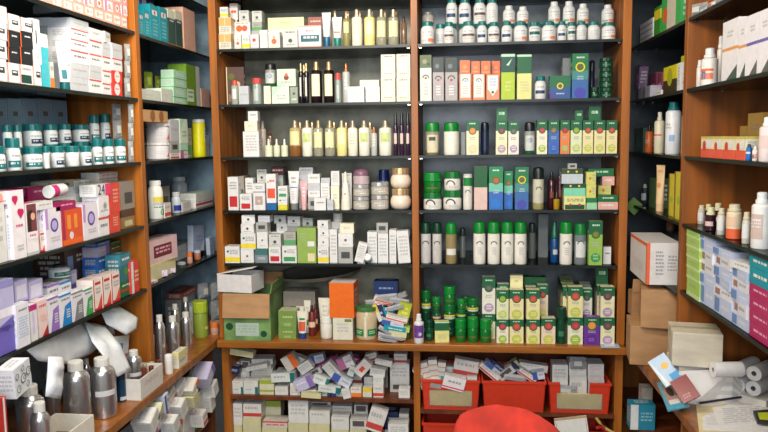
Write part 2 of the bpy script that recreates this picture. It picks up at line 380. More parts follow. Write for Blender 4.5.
# back cabinet
t = tag(empty('shelf_cabinet', (0, 0, 0)), 'brown wooden back wall cabinet with two glass-shelved bays', 'cabinet')
for x0, x1 in ((XL0, XL1), (XM0, XM1), (XR0, XR1)):
    part(t, 'upright', lambda mb: mb.box(x0, x1, YF-.004, YB, ZCO+.0005, ZUP, WD), .0015)
    part(t, 'upright', lambda mb: mb.box(x0, x1, YF+.012, YB, 0.001, ZCO-CTH-.0005, WD), .0015)
part(t, 'back_panel', lambda mb: mb.box(XL0, (XM0+XM1)/2, YB+.001, YB+.02, ZCO+.0005, ZUP, BACK))
part(t, 'back_panel', lambda mb: mb.box((XM0+XM1)/2, XR1, YB+.001, YB+.02, ZCO+.0005, ZUP, BACKR))
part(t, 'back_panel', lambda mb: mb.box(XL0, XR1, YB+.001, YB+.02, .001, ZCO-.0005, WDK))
for k in range(0, 6):
    z = ZK[k] if k else Z0
    for a, b in ((XL1, XM0), (XM1, XR0)):
        shelf_part(t, a+.001, b-.001, YF+.004, YB-.002, z, 'y', ((a+.012, YF+.02), (b-.012, YF+.02)))
ZU = [ZCO-.298, ZCO-.56]
for z in ZU:
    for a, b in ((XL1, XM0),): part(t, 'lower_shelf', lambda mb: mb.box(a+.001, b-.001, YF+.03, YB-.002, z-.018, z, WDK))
# left wall cabinet
t = tag(empty('shelf_cabinet', (XLW, 0, 0)), 'brown wooden cabinet with glass shelves along the left wall', 'cabinet'); T0 = t
def lp(name, *a, m=WD, bev=.0015):
    return part(T0, name, lambda mb: mb.box(a[0]-XLW, a[1]-XLW, *a[2:], m), bev)
lp('upright', XLB, XLW, YPL-.036, YPL, ZCO+.0005, ZUP); lp('upright', XLB, XLW, 1.30, 1.336, ZCO+.0005, ZUP)
lp('back_panel', XLB, XL0-.03, 3.70, 3.735, ZCO+.0005, ZUP, m=BACKL)
lp('back_panel', XLB-.02, XLB-.001, 1.30, 3.74, ZCO+.0005, ZUP, m=BACKL, bev=0)
for k in range(0, 6):
    z = ZK[k] if k else Z0
    for y0, y1, xf in ((1.337, YPL-.037, XLW-.004), (YPL+.001, 3.698, XLS)):
        o = shelf_part(t, XLB-XLW, xf-XLW, y0, y1, z, 'x+', ((xf-XLW-.02, y1-.012),))
# right wall cabinet
T0 = tag(empty('shelf_cabinet', (XRW, 0, 0)), 'brown wooden cabinet with glass shelves along the right wall', 'cabinet'); t = T0
def rp(name, *a, m=WD, bev=.0015):
    return part(T0, name, lambda mb: mb.box(a[0]-XRW, a[1]-XRW, *a[2:], m), bev)
rp('upright', XRW, XRB, YPR-.036, YPR, ZCO+.0005, ZUP, m=mat((166, 92, 22), .5, 0, 'wood')); rp('upright', XRW, XRB, 1.30, 1.336, ZCO+.0005, ZUP)  # far upright: same wood as the posts, bay shade put into its colour
rp('back_panel', XR1+.05, XRB, 3.70, 3.735, ZCO+.0005, ZUP, m=mat((70, 76, 82), .3, 0, 'mottle'))
rp('back_panel', XRB+.001, XRB+.02, 1.30, 2.79, ZCO+.0005, ZUP, m=mat((120, 62, 22), .45, 0, 'wood'), bev=0); rp('back_panel', XRB+.001, XRB+.02, 2.831, 3.74, ZCO+.0005, ZUP, m=BACKL, bev=0)  # wood panel colour darkened to paint in the dimmer light of this bay
for k in range(0, 6):
    z = ZK[k] if k else Z0
    for y0, y1, xf in ((1.337, YPR-.037, XRW+.004), (YPR+.001, 3.698, XRS)):
        if k == 5 and y0 > 2: z = ZK[5]-.02
        shelf_part(t, xf-XRW, XRB-XRW, y0, y1, z, 'x-', ((xf-XRW+.02, y1-.012), (xf-XRW+.12, y1-.012)))
# worktops
XCL, XCR = -1.165, .755
o = part(None, 'worktop', lambda mb: mb.box(XL0+.0, XR1-.0, YF-.052, YB, ZCO-CTH, ZCO, WDF), .003); tag(o, 'long brown wooden worktop under the back wall shelves', 'worktop')
o = part(None, 'worktop', lambda mb: mb.box(XLB, XCL, 1.2, 3.70, ZCO-CTH, ZCO, mat((170, 100, 34), .35, 0, 'wood')), .003); tag(o, 'brown wooden worktop along left wall carrying silver bottles', 'worktop')
o = part(None, 'worktop', lambda mb: mb.box(XCR+.0, XRB, 1.2, 3.70, ZCO-CTH, ZCO, mat((170, 100, 34), .35, 0, 'wood')), .003); tag(o, 'brown wooden worktop along right wall covered with papers', 'worktop')
# base cabinets under the side worktops
T0 = tag(empty('base_cabinet', (-1.3, 0, 0)), 'open base cabinet full of cartons under left worktop', 'cabinet')
zz = ZCO-CTH-.0005
for a in ((-1.62, -1.19, 1.9, 1.93), (-1.62, -1.19, 3.25, 3.28)): part(T0, 'side_panel', lambda mb: mb.box(a[0]+1.3, a[1]+1.3, a[2], a[3], .001, zz, WDK))
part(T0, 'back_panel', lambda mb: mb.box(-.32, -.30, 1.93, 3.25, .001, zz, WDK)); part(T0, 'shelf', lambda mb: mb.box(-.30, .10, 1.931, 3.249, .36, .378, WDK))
T0 = tag(empty('base_cabinet', (.9, 0, 0)), 'open dark wood base cabinet under the right worktop', 'cabinet')
for a in ((.775, 1.2, 1.9, 1.93), (.775, 1.2, 2.52, 2.55), (.775, 1.2, 3.70, 3.73)): part(T0, 'side_panel', lambda mb: mb.box(a[0]-.9, a[1]-.9, a[2], a[3], .001, zz, WD))
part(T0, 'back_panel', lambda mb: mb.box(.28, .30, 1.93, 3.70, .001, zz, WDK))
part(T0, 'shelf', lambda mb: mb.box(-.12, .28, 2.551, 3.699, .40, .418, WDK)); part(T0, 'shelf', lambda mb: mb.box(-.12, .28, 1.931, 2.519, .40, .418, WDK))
# ---------------------------------------------------------------- shelf frames
def FR(side, plane, z, where, g): return Frame(side, plane, z, where, g)
NM = ['', 'top', 'second', 'third', 'fourth', 'fifth']
BL = [None]+[FR('B', YF, ZK[k], NM[k]+' shelf, left back bay', 'left back bay '+NM[k]+' shelf') for k in range(1, 6)]
BR = [None]+[FR('B', YF, ZK[k], NM[k]+' shelf, right back bay', 'right back bay '+NM[k]+' shelf') for k in range(1, 6)]
CL = [None]+[FR('L', XLS, ZK[k], NM[k]+' shelf, left corner bay', 'left corner bay '+NM[k]+' shelf') for k in range(1, 6)]
LW = [None]+[FR('L', XLW, ZK[k], NM[k]+' shelf, left wall bay', 'left wall bay '+NM[k]+' shelf') for k in range(1, 6)]
RC = [None]+[FR('R', XRS, ZK[k]-(.02 if k == 5 else 0), NM[k]+' shelf, right corner bay', 'right corner bay '+NM[k]+' shelf') for k in range(1, 6)]
RW = [None]+[FR('R', XRW, ZK[k], NM[k]+' shelf, right wall bay', 'right wall bay '+NM[k]+' shelf') for k in range(1, 6)]
for k in range(1, 6):
    zt = (ZK[k-1] if k > 1 else Z0)-.0145
    for fl, a, b in ((BL, XL1+.001, XM0-.001), (BR, XM1+.001, XR0-.001), (CL, YPL+.002, 3.69), (LW, 1.34, YPL-.038), (RC, YPR+.002, 3.69), (RW, 1.34, YPR-.038)): fl[k].tmin, fl[k].tmax, fl[k].zmax = a, b, zt
CB = FR('B', YF-.03, ZCO, 'back worktop, left half', 'left half of the back worktop')
CR_ = FR('B', YF-.03, ZCO, 'back worktop, right half', 'right half of the back worktop')
CLW = FR('L', XCL, ZCO, 'left worktop', 'left worktop'); CRW = FR('R', XCR, ZCO, 'right worktop', 'right worktop')
U1 = FR('B', YF+.03, ZU[0], 'shelf under left back worktop', 'shelf under the left back worktop')
U2 = FR('B', YF+.03, ZU[1], 'lowest shelf, left back bay', 'lowest shelf of the left back bay')
UR = FR('B', YF+.03, ZU[0], 'heap in the red bins', 'contents of the red bins')
UL = FR('L', -1.2, .378, 'cabinet under left worktop', 'cabinet under the left worktop')

for f_ in (U1, U2): f_.tmin, f_.tmax = XL1+.001, XM0-.001
U1.zmax = ZCO-CTH-.001; U2.zmax = ZU[0]-.019; UL.zmax = ZCO-CTH-.001
# ---------------------------------------------------------------- catalogue entries
D_ = prod
MC = 'skincare_carton'
D_('goldpair', 'carton', MC, 'carton', 'cream carton with gold upper half', (226, 218, 196), [('b', .48, .97, 'gol'), TX(.1, .1, .9, .4, 3), ('r', .46, .5, .52, .95, 'cr')])
D_('whyel', 'carton', MC, 'carton', 'white carton with yellow lower band', 'wh', [('b', .08, .36, 'ye'), TX(.3, .5, .9, .8, 3), ('c', .2, .7, .08, 'gn')])
D_('whred', 'carton', MC, 'carton', 'white carton with red lower panel', 'wh', [('r', .12, .1, .88, .42, 'rd'), TX(.2, .6, .85, .85, 3), ('c', .2, .75, .07, 'lm')])
D_('whgrn', 'carton', MC, 'carton', 'white carton with green lower panel', 'wh', [('r', .1, .1, .9, .36, (60, 150, 90)), TX(.3, .55, .9, .8, 3), ('c', .22, .68, .08, 'gn')])
D_('whora', 'carton', MC, 'carton', 'white carton with orange fruit print', 'wh', [('c', .32, .5, .2, 'or_'), ('c', .66, .5, .18, (226, 90, 70)), TX(.1, .82, .9, .93, 1, 'or_'), ('r', 0, 0, .06, 1, 'pe')])
D_('whora2', 'carton', MC, 'carton', 'white carton with small orange figure', 'wh', [('r', .08, .06, .92, .94, 'pe'), ('r', .16, .12, .84, .9, 'wh'), ('c', .5, .4, .24, 'or_'), ('c', .5, .66, .14, 'sa')])
D_('whmag', 'carton', MC, 'carton', 'white carton with magenta swirl print', 'wh', [('c', .45, .6, .22, 'mg'), ('c', .5, .55, .12, 'or_'), ('b', .04, .12, 'lg'), TX(.1, .2, .9, .35, 2)])
D_('gydot', 'carton', MC, 'carton', 'pale grey carton with dark print', (206, 208, 204), [TX(.15, .75, .85, .9, 1, 'dg'), ('c', .5, .4, .14, 'dg'), TX(.2, .1, .8, .22, 1)])
D_('whtxt', 'carton', MC, 'carton', 'plain white carton with fine grey lettering', 'wh', [TX(.15, .2, .85, .85, 6, 'gy2'), ('r', 0, .0, 1, .03, 'lg')])
D_('whflat', 'carton', MC, 'carton', 'flat white carton with one printed line', 'wh', [TX(.12, .35, .88, .7, 1, 'gr')])
D_('crlong', 'carton', MC, 'carton', 'long cream carton lying on its side', (246, 236, 180), [TX(.35, .35, .65, .65, 1, 'lm')])
D_('redflat', 'carton', MC, 'carton', 'flat dull red carton', (150, 74, 66), [TX(.1, .3, .9, .6, 1, 'pe')])
D_('tealband', 'carton', MC, 'carton', 'wide white carton with teal title band', 'wh', [('r', 0, 0, 1, .08, 'sa'), ('r', 0, .94, 1, 1, 'sa'), ('r', .1, .25, .92, .56, (20, 90, 104)), TX(.2, .33, .8, .5, 1, 'wh'), TX(.3, .65, .7, .8, 1)])
D_('picdark', 'carton', MC, 'carton', 'dark photo printed carton with cream edge', (92, 66, 60), [('r', 0, 0, .05, 1, 'cr'), ('c', .3, .75, .18, 'ol'), ('c', .62, .55, .16, 'pe'), ('r', .1, .1, .9, .3, (150, 110, 104)), TX(.2, .15, .8, .25, 1, 'wh')])
D_('mintpic', 'carton', MC, 'carton', 'pale mint carton with small red picture', (212, 238, 206), [('c', .5, .5, .14, (120, 60, 60)), ('c', .5, .66, .09, 'or_'), TX(.2, .15, .8, .28, 1), ('g', ((0, 0), (.5, 0), (0, .4)), 'mt')])
D_('mintplain', 'carton', MC, 'carton', 'pale green and white carton', (222, 240, 216), [('g', ((0, 1), (.6, 1), (0, .4)), 'mt'), TX(.25, .2, .85, .5, 2, 'gr')])
D_('grygrn', 'carton', MC, 'carton', 'grey green carton with dark mark', (150, 162, 146), [('c', .5, .6, .18, 'dg'), TX(.2, .15, .8, .3, 1, 'wh')])
D_('crframe', 'carton', MC, 'carton', 'cream carton with fine orange frame', (246, 238, 214), [('r', .1, .08, .9, .92, 'gol'), ('r', .13, .1, .87, .9, (246, 238, 214)), TX(.2, .84, .8, .95, 1, 'dg'), TX(.2, .12, .8, .2, 1, 'dg'), TX(.3, .4, .7, .7, 3, 'gy2')])
D_('crplain', 'carton', MC, 'carton', 'plain cream carton', 'wc', [TX(.25, .4, .75, .65, 2, 'gy2')])
D_('whtiny', 'carton', MC, 'carton', 'small white carton with red seal', 'wh', [('c', .6, .3, .06, 'rd'), TX(.2, .5, .8, .8, 3, 'gy2')])
D_('gold_jar', 'jar', 'cream_jar', 'jar', 'round cream jar with gold lid', (240, 224, 204), [], bulge=1, lh=.3, cap=(212, 184, 140), capmetal=.6, cr=.86)
D_('clear_jar', 'jar', 'clear_jar', 'jar', 'clear grey jar with silver lid', (168, 164, 158), [TX(.2, .2, .8, .8, 2, 'wh')], lh=.28, cap=(206, 206, 206), capmetal=.6, label=(186, 180, 168), rough=.15)
D_('plum_jar', 'jar', 'clear_jar', 'jar', 'pink jar with plum domed lid', (196, 176, 180), [], lh=.42, cap=(130, 92, 112), dome=1, rough=.2)
D_('blue_jar', 'jar', 'small_jar', 'jar', 'small jar with dark blue lid', (120, 140, 140), [], lh=.5, cap=(16, 36, 96), rough=.2)
D_('whcol', 'lotion', 'lotion_bottle', 'bottle', 'white lotion bottle with silver cap', (240, 236, 216), [TX(.3, .3, .7, .85, 4, 'gy2')], cap=(214, 198, 170), capmetal=.7)
D_('yecol', 'lotion', 'lotion_bottle', 'bottle', 'yellow cream lotion bottle with silver cap', (242, 230, 150), [('r', .2, .35, .8, .95, (246, 240, 196))], cap=(214, 198, 170), capmetal=.7)
D_('lblcol', 'lotion', 'lotion_bottle', 'bottle', 'grey lotion bottle with cream label', (160, 158, 138), [('r', .12, .2, .88, .95, (238, 230, 180)), ('c', .5, .2, .05, 'dg')], cap=(214, 190, 150), capmetal=.7, rough=.15)
D_('ambcol', 'lotion', 'lotion_bottle', 'bottle', 'lotion bottle, amber base, cream label', (190, 172, 120), [('r', .12, .35, .88, .98, (236, 228, 170))], cap=(220, 190, 160), capmetal=.7, low=(140, 92, 46), rough=.15)
D_('grcol', 'lotion', 'lotion_bottle', 'bottle', 'olive lotion bottle with pale label', (146, 140, 80), [('r', .15, .45, .85, .98, (226, 224, 170))], cap=(226, 170, 150), capmetal=.6)
D_('whgrcol', 'lotion', 'lotion_bottle', 'bottle', 'white lotion bottle with green print', (240, 238, 222), [('r', .2, .45, .8, .9, (206, 218, 150)), ('c', .5, .55, .1, 'lm')], cap=(214, 198, 170), capmetal=.7)
D_('dimcol', 'lotion', 'lotion_bottle', 'bottle', 'clear brownish bottle with dark cap', (120, 96, 76), [], cap=(70, 40, 30), rough=.15)
D_('blkcol', 'lotion', 'lotion_bottle', 'bottle', 'black bottle with cream label, gold cap', (26, 16, 20), [('r', .16, .08, .84, .98, (244, 238, 206))], cap=(224, 190, 140), capmetal=.7, rough=.15)
D_('blkplain', 'lotion', 'lotion_bottle', 'bottle', 'slim black bottle with narrow label', (26, 18, 24), [('r', .3, .1, .62, .9, (220, 220, 214))], cap=(224, 200, 150), capmetal=.7, rough=.15)
D_('gyslim', 'lotion', 'lotion_bottle', 'bottle', 'slim pale grey bottle with copper cap', (190, 192, 190), [TX(.3, .3, .7, .8, 3, 'wh')], cap=(206, 130, 80), capmetal=.7)
D_('violet', 'lotion', 'lotion_bottle', 'bottle', 'dark plum bottle with pale label', (52, 30, 56), [('r', .25, .3, .75, .78, (222, 196, 190))], cap=(30, 30, 40), ch=.28, cr=.78, rough=.15)
D_('pinkclr', 'lotion', 'lotion_bottle', 'bottle', 'pinkish clear bottle behind white cartons', (196, 180, 168), [], cap=(190, 176, 160), rough=.15)
D_('pumpw', 'lotion', 'dropper_bottle', 'bottle', 'small pale bottle with slim white neck', (226, 230, 200), [], cap=(240, 240, 232), ch=.34, cr=.32)
D_('redcapjar', 'jar', 'small_jar', 'jar', 'small clear jar with red lid', (150, 170, 164), [('r', .3, .1, .7, .9, 'lg')], lh=.22, cap=(206, 80, 76), rough=.15)
D_('redcapbot', 'lotion', 'small_bottle', 'bottle', 'small clear bottle with red cap', (170, 176, 160), [('r', .3, .2, .75, .9, 'wh')], ch=.2, cr=.8, cap=(214, 96, 76), rough=.15)
D_('wtubeteal', 'tube', 'cream_tube', 'tube', 'white cream tube with teal foot', 'wh', [('r', .15, .38, .85, .44, 'or_'), TX(.25, .6, .75, .85, 2)], cap=(10, 128, 118), low=(10, 128, 118))
D_('wtubeblue', 'tube', 'cream_tube', 'tube', 'white cream tube with blue foot', 'wh', [TX(.25, .5, .75, .85, 3, 'gy2')], cap=(16, 96, 140), low=(16, 96, 140))
D_('wtube', 'tube', 'cream_tube', 'tube', 'white flared cream tube, grey cap', 'wh', [('r', .1, .5, .9, .53, 'bl'), TX(.25, .6, .75, .85, 2), TX(.3, .1, .7, .4, 4, 'gy2')], cap=(130, 130, 134))
D_('pktube', 'tube', 'cream_tube', 'tube', 'pink cream tube', (244, 176, 184), [TX(.3, .3, .7, .8, 3, 'wh')], cap=(240, 190, 190))
D_('ortube', 'carton', MC, 'carton', 'white, orange and blue carton', 'wh', [('r', .1, .33, .9, .6, (226, 84, 54)), ('b', 0, .2, (20, 96, 160)), ('c', .2, .78, .1, 'lm'), TX(.3, .74, .9, .84, 1, 'rd')])
D_('yegrn', 'carton', MC, 'carton', 'white carton with lime yellow base', 'wh', [('b', 0, .44, (206, 206, 50)), ('r', .25, .15, .8, .36, 'ye'), ('c', .25, .8, .1, 'gn'), TX(.4, .75, .9, .85, 1)])
D_('whpic', 'carton', MC, 'carton', 'white carton with grey face picture', 'wh', [('r', .15, .2, .8, .52, (180, 160, 160)), ('c', .48, .34, .12, 'pe'), ('b', .66, .7, (150, 140, 160)), TX(.2, .76, .8, .9, 2)])
D_('gybox', 'carton', MC, 'carton', 'grey brown carton', (150, 142, 132), [('r', .2, .2, .8, .6, 'dg')])
D_('darkred', 'carton', MC, 'carton', 'flat dark maroon carton', (86, 30, 50), [TX(.1, .3, .9, .7, 1, 'pe')])
D_('whcone', 'cone', 'lotion_bottle', 'bottle', 'tapering cream bottle with red dot', (240, 236, 222), [('c', .5, .9, .08, 'rd')], cap=(236, 228, 206))
D_('whfair', 'carton', MC, 'carton', 'small square white carton with title', 'wh', [TX(.18, .5, .82, .68, 1, 'dg')])
D_('whdot', 'carton', MC, 'carton', 'small white carton with brown dot', 'wh', [('c', .5, .5, .09, (120, 80, 60)), TX(.2, .1, .8, .2, 1, 'gy2')])
D_('tealgy', 'carton', MC, 'carton', 'grey blue carton with teal top', (130, 142, 150), [('b', .55, 1, (60, 112, 110)), TX(.2, .2, .8, .4, 2, 'lg')])
D_('biggreen', 'carton', MC, 'carton', 'large olive green carton with white sticker', (146, 176, 84), [('r', .55, .48, .92, .62, 'wh'), ('r', .55, .05, .92, .28, 'cr'), TX(.1, .6, .5, .85, 3, (120, 150, 70))])
D_('gysm', 'carton', MC, 'carton', 'small grey carton', (176, 176, 172), [('r', .2, .3, .8, .7, 'dg')])
D_('whsm', 'carton', MC, 'carton', 'small white carton', 'wh', [('c', .5, .5, .1, 'dg'), TX(.2, .15, .8, .25, 1)])
D_('gygrn2', 'carton', MC, 'carton', 'grey carton with green band', (170, 170, 160), [('b', .08, .42, (90, 160, 104)), TX(.2, .5, .8, .8, 2, 'dg')])
D_('whroll', 'can', 'pill_tube', 'tube', 'small white tube tipped forward', 'wh', [], cap='wh')
MC = 'medicine_carton'
# right back bay
HB = [TX(.2, .7, .8, .86, 1), TX(.2, .5, .8, .6, 1, 'gr')]
D_('pillor', 'pill', 'tablet_bottle', 'bottle', 'white tablet bottle with orange mark', 'wh', HB+[('r', .55, .04, .95, .3, (240, 130, 80)), ('r', .05, .1, .5, .22, 'lg')], cap='tl')
D_('pillbr', 'pill', 'tablet_bottle', 'bottle', 'white tablet bottle with brown band', 'wh', [('r', .05, .45, .95, .64, (96, 76, 70)), TX(.2, .1, .8, .4, 2, (190, 150, 110)), TX(.2, .75, .8, .9, 1)], cap='tl')
D_('pillbl', 'pill', 'tablet_bottle', 'bottle', 'white tablet bottle with blue label', 'wh', [('r', .05, .3, .8, .56, (40, 70, 110)), TX(.2, .7, .8, .88, 1)], cap='tl')
D_('pillgn', 'pill', 'tablet_bottle', 'bottle', 'white tablet bottle with teal label', 'wh', [('r', .05, .42, .95, .68, (20, 96, 90)), TX(.15, .1, .85, .3, 2, 'gr'), TX(.15, .8, .85, .95, 1)], cap='tl', cr=.92, sh=.08)
D_('pillwh', 'pill', 'tablet_bottle', 'bottle', 'white tablet bottle with grey lettering', 'wh', [TX(.2, .2, .8, .8, 4, 'gy2')], cap='tl')
D_('pillwc', 'pill', 'tablet_bottle', 'bottle', 'white-capped tablet bottle, orange mark', 'wh', HB+[('r', .5, .04, .95, .26, (240, 130, 80)), ('r', .05, .06, .45, .2, (120, 160, 130))], cap=(226, 228, 228), cr=.6)
D_('pillgc', 'pill', 'tablet_bottle', 'bottle', 'grey tablet bottle with clear cap', (176, 172, 164), [('r', .5, .04, .95, .3, 'sa')], cap=(120, 124, 120))
ARCH = [('a', .5, .68, .32, 'dg'), TX(.3, .25, .7, .6, 4, 'gy2')]
def herb(key, desc, base, em, low, topc=(16, 98, 58), lowc=None, **o):
    D_(key, 'carton', 'cosmetic_carton', 'carton', desc, base, [('b', .7, 1, topc), TX(.22, .86, .78, .93, 1, 'mt'), ('c', .5, .7, .33, topc), ('c', .5, .7, .25, em), ('c', .5, .7, .15, tuple(v*.8+40 for v in cc(em))), TX(.25, .42, .75, .52, 2, 'gr'), ('c', .5, .17, .36, low), TX(.3, .1, .7, .24, 2, lowc or base)], **o)
D_('arch1', 'carton', 'cosmetic_carton', 'carton', 'white carton with olive leaf top', (206, 214, 208), [('b', .72, 1, (92, 104, 70)), ('c', .4, .86, .2, (150, 150, 110)), ('c', .75, .8, .12, 'dgn')]+[('a', .5, .5, .3, 'dgn'), ('c', .5, .5, .1, 'rd'), TX(.3, .1, .7, .4, 4, 'gy2')])
D_('arch2', 'carton', 'cosmetic_carton', 'carton', 'lilac grey carton with dark top', (170, 162, 164), [('b', .66, 1, (54, 62, 60)), ('c', .4, .8, .2, (110, 120, 130)), ('c', .75, .86, .14, 'dgn'), ('a', .5, .5, .32, 'dgn'), ('c', .5, .48, .11, 'rd'), TX(.3, .1, .7, .35, 4, 'wh')])
D_('orsm', 'carton', 'cosmetic_carton', 'carton', 'small orange carton', (226, 112, 58), [('c', .5, .5, .22, (244, 150, 90)), TX(.2, .1, .8, .2, 1, 'pe')])
D_('orwh', 'carton', 'cosmetic_carton', 'carton', 'orange edged carton with white panel', (232, 130, 84), [('r', .1, .1, .9, .98, (226, 226, 220)), ('a', .5, .72, .26, 'ol'), ('c', .5, .72, .1, 'lb'), TX(.25, .2, .75, .55, 4, 'gy2')])
D_('orwh2', 'carton', 'cosmetic_carton', 'carton', 'orange carton with white arrow panel', (226, 140, 96), [('r', .1, .4, .9, .96, (224, 228, 226)), ('g', ((.15, .4), (.85, .4), (.5, .14)), (224, 228, 226)), ('c', .5, .3, .1, 'dgn'), TX(.25, .5, .75, .85, 3, 'lb')])
D_('limebox', 'carton', 'cosmetic_carton', 'carton', 'lime carton with dark teal top', (176, 200, 30), [('b', .6, 1, (20, 76, 66)), ('g', ((.35, .76), (.8, .9), (.55, .74)), 'mt'), ('b', .94, 1, 'mt'), TX(.3, .15, .7, .4, 3, (200, 214, 70))])
D_('creamgrn', 'carton', 'cosmetic_carton', 'carton', 'pale yellow carton with green top', (226, 222, 140), [('b', .58, 1, (20, 96, 54)), ('b', .95, 1, 'mt'), TX(.2, .15, .8, .4, 4, (196, 190, 100))])
D_('blgrnlow', 'carton', 'cosmetic_carton', 'carton', 'squat blue carton with green top', (44, 84, 150), [('b', .5, 1, (30, 110, 70)), ('c', .5, .55, .16, 'ye'), ('c', .5, .55, .1, 'ol'), ('g', ((0, .0), (.3, 0), (0, .4)), (90, 60, 150)), TX(.3, .15, .7, .25, 1, 'lb')])
D_('blgrntall', 'carton', 'cosmetic_carton', 'carton', 'blue-green carton with yellow ring emblem', (52, 104, 168), [('b', .62, 1, (24, 120, 70)), ('b', .42, .62, (70, 140, 140)), ('c', .5, .7, .3, 'ye'), ('c', .5, .7, .22, 'ol'), TX(.25, .87, .75, .93, 1, 'wh'), ('c', .5, .12, .36, (70, 70, 176)), TX(.3, .4, .7, .5, 2, 'lb')])
D_('blgrnbr', 'carton', 'cosmetic_carton', 'carton', 'blue-green carton with brown ring emblem', (44, 104, 186), [('b', .62, 1, (24, 136, 80)), ('b', .42, .62, (110, 196, 170)), ('c', .5, .68, .3, (120, 90, 40)), ('c', .5, .68, .2, (170, 110, 60)), TX(.25, .87, .75, .93, 1, 'wh'), ('c', .5, .14, .36, (30, 120, 210)), TX(.3, .36, .7, .46, 2, 'lb')])
herb('hb_or', 'cream carton with orange emblem', (238, 230, 190), (226, 130, 50), (240, 210, 170))
herb('hb_pu', 'cream carton with plum emblem', (236, 230, 186), (120, 60, 80), (180, 150, 190))
herb('hb_bw', 'pale carton, black and white emblem', (232, 230, 214), (90, 90, 84), (180, 150, 190))
herb('hb_rd', 'cream carton with red emblem', (238, 234, 206), (196, 50, 60), 'lm')
herb('hb_bl', 'blue carton with tan emblem', (50, 100, 184), (140, 110, 80), (40, 90, 190))
herb('hb_or2', 'orange carton with red emblem', (232, 130, 60), (190, 30, 40), (150, 190, 110))
herb('hb_gn', 'pale carton with lime emblem', (226, 232, 190), (150, 180, 40), (196, 206, 110))
herb('hb_tm', 'yellow-cream carton with tomato emblem', (238, 226, 166), (206, 70, 54), (196, 206, 90))
herb('hb_vi', 'violet carton with orange emblem', (110, 50, 160), (236, 150, 50), (96, 40, 150))
herb('hb_lm', 'lime green carton with olive emblem', (150, 190, 80), (110, 120, 20), (40, 150, 90))
herb('hb_pk', 'pinkish cream carton with red emblem', (236, 216, 186), (200, 60, 60), (206, 206, 90))
D_('pinkgrn', 'carton', 'cosmetic_carton', 'carton', 'pink-beige carton with dark green top', (222, 190, 180), [('b', .52, 1, (10, 90, 46)), TX(.3, .1, .7, .4, 4, (206, 176, 168))])
D_('dkbottle', 'can', 'spray_bottle', 'bottle', 'dark blue bottle behind cartons', (22, 34, 66), [], cap=(16, 22, 40))
D_('canbe', 'can', 'talc_bottle', 'bottle', 'green-capped bottle with beige label', (150, 146, 124), [('r', .15, .05, .85, .9, (214, 206, 176)), ('r', .3, .62, .7, .8, 'dg')], cap=(10, 128, 44), low=(120, 118, 84))
D_('canwh', 'can', 'talc_bottle', 'bottle', 'white green-capped bottle with arch emblem', (236, 232, 222), [('a', .5, .66, .24, 'dg'), TX(.35, .25, .65, .55, 4, 'gy2')], cap=(10, 128, 44))
D_('candk', 'can', 'talc_bottle', 'bottle', 'white bottle with dark green cap', (206, 202, 200), [('a', .5, .66, .3, 'dg'), TX(.35, .2, .65, .55, 4, 'gy2')], cap=(8, 56, 34))
D_('canpl', 'can', 'talc_bottle', 'bottle', 'plain white bottle with green cap', (238, 234, 220), [], cap=(10, 128, 44))
D_('cantan', 'can', 'talc_bottle', 'bottle', 'tan bottle with white middle label', (150, 132, 90), [('r', .1, .26, .9, .5, (226, 224, 216))], cap=(10, 128, 44))
D_('cangry', 'can', 'talc_bottle', 'bottle', 'grey bottle with white label, green cap', (120, 128, 132), [('r', .1, .2, .9, .8, (220, 222, 220)), ('a', .5, .7, .28, 'dg')], cap=(10, 120, 50))
D_('candim', 'can', 'talc_bottle', 'bottle', 'dim grey bottle standing in for a reflection', (120, 124, 118), [], cap=(40, 60, 50))  # drab bottle imitating a faint reflection in the back panel
D_('clrdk', 'can', 'talc_bottle', 'bottle', 'clear bottle with white label, dark cap', (150, 156, 150), [('r', .1, .1, .9, .85, (206, 210, 206)), ('c', .5, .62, .2, 'dg'), ('c', .5, .62, .12, 'lb')], cap=(24, 26, 30), low=(30, 90, 50))
D_('ltc', 'can', 'talc_bottle', 'bottle', 'pale bottle with dark brown cap', (206, 202, 180), [('a', .5, .66, .24, 'dg'), TX(.3, .1, .7, .5, 4, 'gy2')], cap=(20, 34, 30), low=(160, 150, 96))
D_('slimgn', 'can', 'talc_bottle', 'bottle', 'slim white bottle with green shoulder', (226, 222, 214), [('b', .72, .99, (16, 128, 54)), ('a', .5, .5, .28, 'dg')], cap=(206, 210, 206), ch=.06)
D_('gnjar', 'jar', 'cream_jar', 'jar', 'green jar with ribbed green lid', (16, 112, 44), [('r', .2, .3, .8, .5, 'ol')], lh=.42, cap=(14, 136, 50), rough=.2)
D_('gnjarw', 'jar', 'cream_jar', 'jar', 'white jar with green lid and arch', (232, 226, 220), [('a', .4, .5, .26, 'dg'), TX(.3, .1, .8, .4, 2, 'gy2')], lh=.36, cap=(16, 112, 46))
D_('gnjary', 'jar', 'cream_jar', 'jar', 'green jar with yellow and white band', (18, 96, 44), [('b', .55, .75, 'ye'), ('b', .2, .5, (200, 206, 190))], lh=.4, cap=(14, 110, 46), rough=.2)
D_('gnjarr', 'jar', 'cream_jar', 'jar', 'green jar with pinkish label band', (18, 90, 50), [('b', .35, .7, (214, 150, 130)), TX(.2, .4, .8, .6, 1, 'wh')], lh=.4, cap=(12, 84, 44), rough=.2)
D_('gntin', 'jar', 'cream_jar', 'jar', 'dark green jar', (14, 70, 44), [('r', .2, .3, .7, .6, (60, 120, 90))], lh=.34, cap=(12, 60, 40), rough=.2)
D_('maroon', 'lotion', 'syrup_bottle', 'bottle', 'dark maroon bottle', (60, 22, 30), [('r', .3, .3, .7, .6, (120, 60, 50))], cap=(26, 20, 22), rough=.15)
D_('goldbot', 'lotion', 'syrup_bottle', 'bottle', 'small amber bottle', (176, 140, 30), [], cap=(30, 24, 20), ch=.4, rough=.15)
